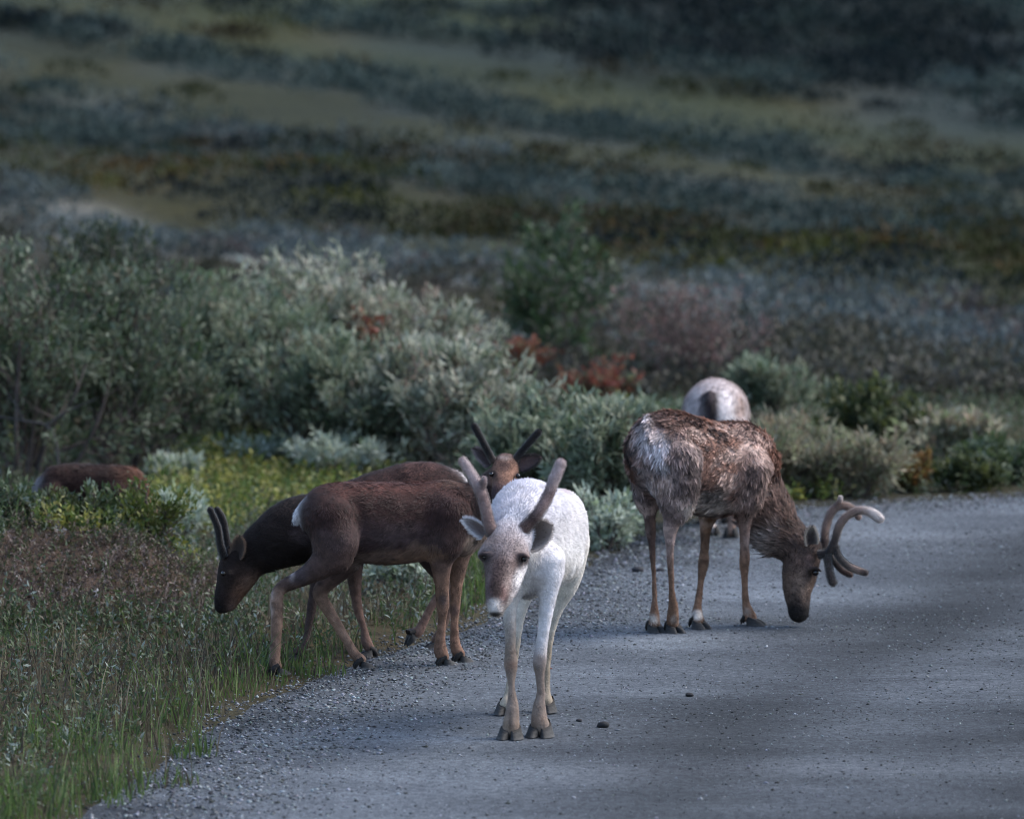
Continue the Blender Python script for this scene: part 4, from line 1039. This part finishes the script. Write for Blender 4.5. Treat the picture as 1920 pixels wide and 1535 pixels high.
G = 'willow bushes beside the road'
WL = (0.062, 0.02)
sh = [
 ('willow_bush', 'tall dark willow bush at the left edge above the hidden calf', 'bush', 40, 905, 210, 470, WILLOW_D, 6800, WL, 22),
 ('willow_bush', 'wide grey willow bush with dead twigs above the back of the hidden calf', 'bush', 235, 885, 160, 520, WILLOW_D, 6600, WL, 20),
 ('evergreen_bush', 'blackish evergreen bush poking up behind willows at upper left', 'bush', 190, 800, 140, 435, EVERG, 7000, (0.05, 0.022), 18),
 ('willow_bush', 'grey green willow bush between dark thicket and yellow moss', 'bush', 395, 838, 130, 520, WILLOW, 8000, WL, 18),
 ('willow_bush', 'silvery willow bush behind the patch of yellow green moss', 'bush', 520, 842, 120, 560, WILLOW, 7000, WL, 16),
 ('willow_bush', 'highest pale willow bush left of the dark green birch', 'bush', 650, 820, 150, 485, WILLOW_P, 9000, WL, 20),
 ('willow_bush', 'pale willow bush sloping down toward the dark green birch', 'bush', 775, 815, 120, 555, WILLOW_P, 7000, WL, 16),
 ('willow_bush', 'rounded willow bush above the grazing young reindeer rump', 'bush', 690, 875, 130, 680, WILLOW, 6500, WL, 16),
 ('willow_bush', 'pale willow bush straight above the turned spike-antlered head', 'bush', 890, 905, 130, 665, WILLOW_P, 7500, WL, 18),
 ('willow_bush', 'willow bush between the spike-antlered head and white antler tips', 'bush', 1010, 960, 110, 745, WILLOW, 7000, WL, 17),
 ('willow_bush', 'grey green willow bush touching the rump of the big brown reindeer', 'bush', 1140, 1000, 95, 770, WILLOW, 6500, WL, 16),
 ('willow_bush', 'willow bush below the red leaves, left of the pale reindeer', 'bush', 1190, 880, 110, 765, WILLOW, 6500, WL, 16),
 ('willow_bush', 'grey willow bush low in the thicket above the yellow moss', 'bush', 590, 868, 120, 640, WILLOW, 6000, WL, 16),
 ('willow_bush', 'pale willow bush low in the thicket left of the turned head', 'bush', 800, 880, 120, 650, WILLOW_P, 6500, WL, 17),
 ('birch_bush', 'dark green upright birch bush standing alone in the middle distance', 'bush', 1040, 690, 105, 385, BIRCH, 2000, (0.06, 0.038), 8),
 ('bare_bush', 'purplish thin-leaved bush with fanning bare stems beside the birch', 'bush', 1290, 735, 150, 535, PURPLE, 1700, (0.045, 0.014), 26),
 ('red_bush', 'small bright red dwarf birch in front of the bare purplish bush', 'bush', 1118, 760, 62, 675, RED, 1300, (0.045, 0.032), 9),
 ('red_bush', 'small rusty red dwarf birch at the foot of the dark birch', 'bush', 985, 735, 48, 645, RED, 1000, (0.045, 0.032), 8),
 ('red_bush', 'dull red dwarf birch high among the left willows', 'bush', 665, 830, 60, 590, RED, 900, (0.045, 0.032), 9),
 ('grey_bush', 'low greyish willow bush right behind the pale reindeer', 'bush', 1440, 800, 85, 690, WILLOW, 3500, WL, 12),
 ('pinkish_bush', 'pinkish grey seeding bush by the neck of the big brown reindeer', 'bush', 1480, 925, 115, 790, PINKG, 5200, (0.06, 0.012), 22),
 ('pinkish_bush', 'pinkish grey seeding bush over the curved antlers at the road bend', 'bush', 1600, 928, 110, 825, PINKG, 4200, (0.06, 0.012), 20),
 ('dark_bush', 'dark green bush behind the pinkish bushes right of the pale reindeer', 'bush', 1640, 850, 115, 730, OLIVE, 2800, (0.06, 0.03), 16),
 ('pale_bush', 'pale brownish bush at the far right above the road bend', 'bush', 1770, 860, 110, 785, PINKG, 2800, (0.06, 0.03), 15),
 ('low_bush', 'low green bush cut by the right edge of the picture', 'bush', 1890, 900, 110, 830, MIXG, 2400, (0.06, 0.028), 14),
 ('orange_bush', 'small orange brown bush at the road bend on the right', 'bush', 1715, 915, 50, 855, ORANGE, 1200, (0.045, 0.026), 10),
 ('olive_bush', 'low yellowish bush at the roadside near the right edge', 'bush', 1810, 918, 60, 865, OLIVE, 2200, (0.05, 0.024), 10),
 ('silver_willow', 'low silver-leaved willow right of the hidden calf at the moss edge', 'bush', 330, 905, 55, 860, SILVER, 900, (0.055, 0.02), 8),
 ('silver_willow', 'low silver-leaved willow in the yellow moss', 'bush', 490, 872, 75, 815, SILVER, 700, (0.055, 0.02), 9),
 ('silver_willow', 'low silver willow just above the grazing reindeer back', 'bush', 640, 895, 110, 820, SILVER, 1100, (0.055, 0.02), 10),
 ('silver_willow', 'low silver-leaved willow left of the grazing reindeer antlers', 'bush', 335, 1010, 55, 925, SILVER, 700, (0.05, 0.018), 8),
 ('silver_willow', 'low silver willow at the road edge right of the white reindeer', 'bush', 1130, 1025, 60, 925, SILVER, 1500, (0.05, 0.018), 10),
 ('silver_willow', 'low silver willow seen under the belly of the side-on young reindeer', 'bush', 745, 1105, 70, 1045, SILVER, 1300, (0.045, 0.016), 9),
]
for s_ in sh:
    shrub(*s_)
for s_ in [
 ('green_bush', 'low olive plant on the bank crest below the white calf tail', 'bush', 105, 950, 60, 915, OLIVE, 900, (0.04, 0.016), 9),
 ('green_bush', 'low grey green plant on the bank crest below the calf belly', 'bush', 190, 950, 55, 918, MIXG, 900, (0.04, 0.016), 9),
 ('green_bush', 'low yellow green plant on the bank crest below the calf shoulder', 'bush', 290, 955, 62, 905, YGREEN_D, 1100, (0.04, 0.016), 9),
 ('green_bush', 'dark low plant at the left picture edge beside the calf tail', 'bush', 10, 950, 62, 900, MIXG, 1000, (0.04, 0.018), 9)]:
    shrub(*s_, D=30.55)

# dead grey branch reaching out at the left edge
mb = MB()
BR = (0.05, 0.046, 0.046)
D_ = 36.2
pts = [at(-60, 775, D_), at(0, 781, D_), at(45, 789, D_), at(85, 797, D_), at(105, 830, D_), at(112, 900, D_)]
pts[-1][2] = float(ground_z(pts[-1][0], pts[-1][1])[0]) - 0.03
tube(mb, catmull(pts[::-1], 5), np.linspace(0.010, 0.004, 26), BR, 6)
tube(mb, catmull([pts[3], at(130, 770, D_), at(185, 745, D_ - .1)], 5), np.linspace(0.008, 0.003, 11), BR, 5)
tube(mb, catmull([pts[2], at(30, 760, D_), at(5, 730, D_ + .1)], 5), np.linspace(0.006, 0.003, 11), BR, 5)
base = pts[-1].copy(); base[2] += 0.03
o = obj('dead_branch', mb.build('dead_branch', True, base), M_BARK, None, label='bare grey dead branch jutting from the left edge over the hidden calf', category='branch')
o.location = base

# ------------------------------------------------------------------ ground cover (nobody could count it)
def zone(x, y, px, py, rx, ry):
    g0 = onground(px, py); gx_ = onground(px + rx, py); gy_ = onground(px, py - ry)
    return ((x - g0[0]) / (gx_[0] - g0[0])) ** 2 + ((y - g0[1]) / (gy_[1] - g0[1])) ** 2

def scatter(n, x0, x1, y0, y1):
    return rng.uniform(x0, x1, n), rng.uniform(y0, y1, n)

# grass
x, y = scatter(420000, -4.5, 0.6, 20.5, 37)
d = edge_dist(x, y) + (n2(x, y, 1.4, 31) - 0.5) * 0.35
patch = n2(x, y, 1.6, 71)
heath = np.minimum(zone(x, y, 275, 1055, 175, 80), zone(x, y, 330, 1130, 130, 45))
pr = sstep(-0.02, 0.10, d) * (0.16 + 0.50 * np.exp(-(d / 0.55) ** 2)) * sstep(0.34, 0.58, patch) * np.where(y < 30.5, 1, 0.35)
bk = bank(x, y)
pr *= 1 - 0.85 * sstep(0.05, 0.16, bk) * sstep(-2.7, -2.3, x)
pr *= 1 - 0.8 * np.exp(-((d - 0.02) / 0.15) ** 2) * (n2(x, y, 4, 73) < 0.5)
tuft = np.minimum.reduce([zone(x, y, 360, 1412, 55, 14), zone(x, y, 330, 1470, 50, 10), zone(x, y, 600, 1262, 60, 10), zone(x, y, 200, 1475, 120, 40)])
pr = np.maximum(pr, np.where(tuft < 1, 0.7 * (1 - tuft), 0))
pr = np.maximum(pr, np.where((zone(x, y, 888, 1075, 40, 45) < 1), 0.8, 0))
k = rng.random(len(x)) < pr * 0.65
x, y, d, patch, tuftk = x[k], y[k], d[k], patch[k], tuft[k]
N = len(x)
p0 = np.stack([x, y, ground_z(x, y) - 0.01], 1)
p0[d < 0, 2] = 0
dry = n2(x, y, 1.1, 75)
hgt = (0.04 + 0.20 * rng.random(N) ** 3.5) * (0.55 + 0.9 * n2(x, y, 2.2, 77))
hgt = np.where(tuftk < 1, hgt * 0.8, hgt)
yaw = rng.random(N) * 2 * math.pi
lean = np.stack([np.cos(yaw), np.sin(yaw), 0 * yaw], 1) * (hgt * (0.15 + 0.5 * rng.random(N)))[:, None]
sd = np.stack([-np.sin(yaw + 0.9), np.cos(yaw + 0.9), 0 * yaw], 1) * (0.0018 + 0.0022 * rng.random(N))[:, None]
up = np.array([0, 0, 1.0])
m = p0 + lean * 0.35 + up * (hgt * 0.6)[:, None]; t = p0 + lean + up * hgt[:, None]
vv = np.stack([p0 - sd, p0 + sd, m + sd * 0.8, m - sd * 0.8, t], 1)
gcol = pick_cols(N, [((0.058, 0.098, 0.024), 4), ((0.085, 0.125, 0.034), 3), ((0.04, 0.068, 0.02), 3)], 0.2)
dcol = pick_cols(N, [((0.075, 0.06, 0.04), 4), ((0.13, 0.11, 0.065), 1.5), ((0.045, 0.035, 0.027), 4)], 0.2)
wdry = (rng.random(N) < sstep(0.38, 0.56, dry) * 0.75 + 0.22)[:, None]
edgeg = (d < 0.3)[:, None] & (rng.random((N, 1)) < 0.4)
cg = np.where(wdry & ~edgeg, dcol, gcol)
qf = np.arange(N)[:, None] * 5 + np.array([[0, 1, 2, 3]]); tf = np.arange(N)[:, None] * 5 + np.array([[3, 2, 4]])
obj('grass', mesh_from('grass', vv.reshape(-1, 3), [qf, tf], np.repeat(cg, 5, 0)), M_GRASS, None, kind='stuff', label='green and straw coloured grass along the road edge', category='grass')
print('grass', N)

# low heath, moss and leafy sprigs on the verge
def sprigs(name, label, cat, x, y, hts, pal, leaf, nl):
    N = len(x)
    p0 = np.stack([x, y, ground_z(x, y) - 0.01], 1)
    dr = norm(rng.normal(0, 0.35, (N, 3)) + np.array([0, 0, 1.0]))
    base_c = pick_cols(N, pal, 0.2)
    P, A, C, L = [], [], [], []
    for j in range(nl):
        u = (j + rng.random(N)) / nl
        P.append(p0 + dr * (hts * u)[:, None]); A.append(norm(rng.normal(0, 0.8, (N, 3)) + dr * 0.7)); C.append(base_c * (0.8 + 0.4 * rng.random((N, 1)))); L.append(leaf[0] * (0.6 + 0.8 * rng.random(N)))
    P = np.vstack(P); A = np.vstack(A); C = np.vstack(C); L = np.concatenate(L)
    vv, ff, cc = leaf_quads(P, A, norm(rng.normal(0, 1, (len(P), 3)) + up * 0.8), L, L * leaf[1], C)
    print(name, len(ff))
    return obj(name, mesh_from(name, vv, ff, cc), M_LEAF, None, kind='stuff', label=label, category=cat)

x, y = scatter(85000, -5, 6.5, 21.5, 47)
xb, yb = scatter(9000, -4, -1.2, 28.8, 31.2)
x, y = np.concatenate([x, xb]), np.concatenate([y, yb])
inview = np.abs(x) < y * 0.105 + 0.4
d = edge_dist(x, y); k = (d > 0.10) & inview
x, y, d = x[k], y[k], d[k]
moss = np.minimum.reduce([zone(x, y, 440, 885, 150, 75), zone(x, y, 350, 960, 150, 45), zone(x, y, 700, 860, 90, 30), zone(x, y, 1510, 922, 75, 22), zone(x, y, 1180, 815, 40, 40), zone(x, y, 640, 930, 150, 40), zone(x, y, 20, 850, 60, 60), zone(x, y, 960, 1040, 90, 30)])
heath = zone(x, y, 330, 1120, 120, 45)
nz = n2(x, y, 1.2, 81)
bk = bank(x, y)
crest = (bk > 0.12) & (y > 30.2)
ism = (moss + (nz - 0.5) * 1.6 < 1) & (bk < 0.05) | (crest & (nz < 0.48))
ish = ((heath + (nz - 0.5) * 1.6 < 1) | (bk > 0.05) & (rng.random(len(x)) < 0.6) & (x > -2.5 + (nz - 0.5) * 1.2)) & ~ism & ~crest
rest = ~ism & ~ish & (rng.random(len(x)) < np.where((bk > 0.05) & ~crest & (x > -2.5), 0.10, 0.6))
sprigs('moss_and_dwarf_shrub', 'yellow green moss and dwarf shrub cover on the verge', 'moss', x[ism], y[ism], 0.05 + 0.12 * rng.random(ism.sum()), YGREEN, (0.035, 0.5), 7)
HEATH = [((0.062, 0.045, 0.036), 5), ((0.095, 0.068, 0.057), 3), ((0.15, 0.115, 0.105), 2), ((0.045, 0.055, 0.022), 4), ((0.34, 0.32, 0.31), 0.25)]
sprigs('heath', 'brown and purplish heath covering the roadside bank', 'heath', x[ish], y[ish], 0.03 + 0.09 * rng.random(ish.sum()), HEATH, (0.022, 0.35), 10)
MIXED = [((0.045, 0.065, 0.03), 4), ((0.07, 0.09, 0.055), 3), ((0.16, 0.19, 0.17), 1.2), ((0.06, 0.048, 0.032), 3), ((0.035, 0.06, 0.02), 3)]
sprigs('leafy_ground_cover', 'mixed low leafy plants between grass and willows', 'ground cover', x[rest], y[rest], 0.04 + 0.15 * rng.random(rest.sum()), MIXED, (0.03, 0.34), 8)

# far scrub on the hillside: belts of willow, dark shrub and meadow slanting across the slope
Ns = 9000
yy_ = 43 + 200 * rng.random(Ns) ** 1.9
xx_ = rng.uniform(-1, 1, Ns) * (yy_ * 0.115 + 2)
b2 = n2(xx_, yy_, 0.35, 93, 3)
sb = belt_s(xx_, yy_)
pals, kp = [], np.zeros(Ns, bool)
for i in range(Ns):
    for lo_, hi_, ch, de, sc_ in BELT:
        if lo_ <= sb[i] < hi_:
            if lo_ >= 108 and xx_[i] < yy_[i] * 0.01: de = 0.12
            kp[i] = rng.random() < de * (0.35 + 1.3 * b2[i])
            pals.append(ch[min(len(ch) - 1, int(np.clip((b2[i] - 0.3) / 0.4, 0, 0.999) * len(ch)))])
            break
    else:
        pals.append(SCB)
pals = [p_ for p_, k_ in zip(pals, kp) if k_]
xx_, yy_ = xx_[kp], yy_[kp]
P, A, C, L = [], [], [], []
for i in range(len(xx_)):
    far = sstep(60, 150, yy_[i])
    rad = (0.2 + 0.45 * rng.random()) * (1 + 1.3 * far); H = rad * (0.28 + 0.3 * rng.random())
    n = int(60 + 60 * rad)
    pal = pals[i]
    q_ = norm(rng.normal(size=(n, 3))); q_[:, 2] = np.abs(q_[:, 2])
    rr_ = (0.55 + 0.45 * rng.random((n, 1)) ** 0.5)
    lump = 0.8 + 0.4 * rng.random((n, 1))
    pp = q_ * rr_ * lump * np.array([rad, rad, H])
    g0 = np.array([xx_[i], yy_[i], 0.0])
    P.append(pp + g0); A.append(q_ * 0.7 + rng.normal(0, 0.6, (n, 3)) + up * 0.4); C.append(np.tile(pick_cols(1, pal, 0.2), (n, 1)) * 0.8 * (0.88 + 0.24 * rng.random((n, 1)))); L.append((0.07 + 0.09 * far) * (0.7 + 0.6 * rng.random(n)))
gz = np.concatenate([np.full(len(p), zz) for p, zz in zip(P, ground_z(xx_, yy_))])
P = np.vstack(P); P[:, 2] += gz; A = np.vstack(A); C = np.vstack(C); L = np.concatenate(L)
vv, ff, cc = leaf_quads(P, A, norm(rng.normal(0, 1, (len(P), 3)) + up), L, L * 0.55, C)
print('scrub', len(ff))
obj('hillside_scrub', mesh_from('hillside_scrub', vv, ff, cc), M_SCRUB, None, kind='stuff', label='dense low willow scrub and heath covering the hillside', category='scrub')

# ------------------------------------------------------------------ gravel
def pebbles(x, y, z, size, col):
    n = len(x)
    o6 = np.array([[1, 0, 0], [-1, 0, 0], [0, 1, 0], [0, -1, 0], [0, 0, 1], [0, 0, -1]], float)
    f8 = np.array([[0, 2, 4], [2, 1, 4], [1, 3, 4], [3, 0, 4], [2, 0, 5], [1, 2, 5], [3, 1, 5], [0, 3, 5]])
    v = np.tile(o6, (n, 1, 1)) * (0.7 + 0.6 * rng.random((n, 6, 1))) + rng.normal(0, 0.18, (n, 6, 3))
    v = v * np.stack([0.8 + 0.5 * rng.random(n), 0.8 + 0.5 * rng.random(n), 0.45 + 0.3 * rng.random(n)], 1)[:, None]
    a_ = rng.random(n) * 6.28
    R = np.zeros((n, 3, 3)); R[:, 0, 0] = np.cos(a_); R[:, 0, 1] = -np.sin(a_); R[:, 1, 0] = np.sin(a_); R[:, 1, 1] = np.cos(a_); R[:, 2, 2] = 1
    v = np.einsum('nij,nkj->nki', R, v) * size[:, None, None] + np.stack([x, y, z + size * 0.15], 1)[:, None]
    return v.reshape(-1, 3), (f8[None] + np.arange(n)[:, None, None] * 6).reshape(-1, 3), np.repeat(col, 6, 0)

x, y = scatter(210000, -3.2, 4.6, 21, 37.5)
d = edge_dist(x, y) + (n2(x, y, 1.4, 31) - 0.5) * 0.35
margin = np.exp(-((d + 0.35) / 0.45) ** 2)
ban = n2(x * 0.35, y * 1.2, 1.0, 101)
pr = (0.30 + 0.75 * margin + 0.5 * sstep(0.50, 0.66, ban)) * (d < 0.12) * (d > -7)
k = (rng.random(len(x)) < pr) & (np.abs(x) < y * 0.1 + 0.6)
x, y, d, margin = x[k], y[k], d[k], margin[k]
N = len(x)
size = np.minimum(0.010, 0.0029 * np.exp(rng.normal(0, 0.5, N)) * (1 + 1.0 * margin))
g = 0.02 + 0.24 * rng.random(N) ** 2.2
g = g * np.where(d < -1.9, 0.75, 1.0)  # pebbles darkened to follow the vignette painted on the road
col = g[:, None] * np.array([0.92, 1.0, 1.10]) * (1 + rng.normal(0, 0.05, (N, 3)))
z = np.where(d < 0, road_z(x, y), ground_z(x, y))
vv, ff, cc = pebbles(x, y, z, size, col)
print('pebbles', N)
obj('gravel', mesh_from('gravel', vv, ff, cc), M_PEBBLE, None, kind='stuff', label='loose grey gravel scattered over the road', category='gravel')

# darker single clods on the road
def clod(px, py, w_px, label, col):
    g0 = onground(px, py); s0 = w_px * g0[1] / F * 0.5
    mb = MB()
    nu, nv = 9, 14
    vv = []
    for i in range(nu):
        for j in range(nv):
            th, ph = math.pi * i / (nu - 1), 2 * math.pi * j / nv
            vv.append([math.sin(th) * math.cos(ph), math.sin(th) * math.sin(ph), math.cos(th)])
    vv = np.array(vv)
    rr_ = 0.75 + 0.55 * fbm(vv + px, 1.6, 3, int(px))
    vv = vv * rr_[:, None] * np.array([s0, s0 * 0.8, s0 * 0.5]) + np.array([0, 0, s0 * 0.28])
    i = np.arange(nu - 1)[:, None] * nv; j = np.arange(nv)[None]
    mb.add(vv, np.stack([i + j, i + (j + 1) % nv, i + nv + (j + 1) % nv, i + nv + j], -1).reshape(-1, 4), col)
    o = obj('clod', mb.build('clod', False), M_PEBBLE, None, label=label, category='clod', group='dark clods on the road')
    o.location = g0
clod(1131, 1362, 26, 'black clod on the gravel right of the white reindeer front hooves', (0.012, 0.012, 0.014))
clod(1293, 1304, 16, 'small black clod on open road below the brown reindeer legs', (0.012, 0.012, 0.014))
clod(1196, 1071, 24, 'dark clod behind the hind legs of the big brown reindeer', (0.02, 0.02, 0.024))
clod(1238, 1070, 16, 'dark clod between the hind legs of the big brown reindeer', (0.02, 0.02, 0.024))
clod(1086, 1351, 12, 'tiny dark clod nearest the right front hoof of the white reindeer', (0.02, 0.02, 0.024))
clod(1031, 1254, 9, 'tiny red brown clod beside the knee of the white reindeer', (0.09, 0.03, 0.025))
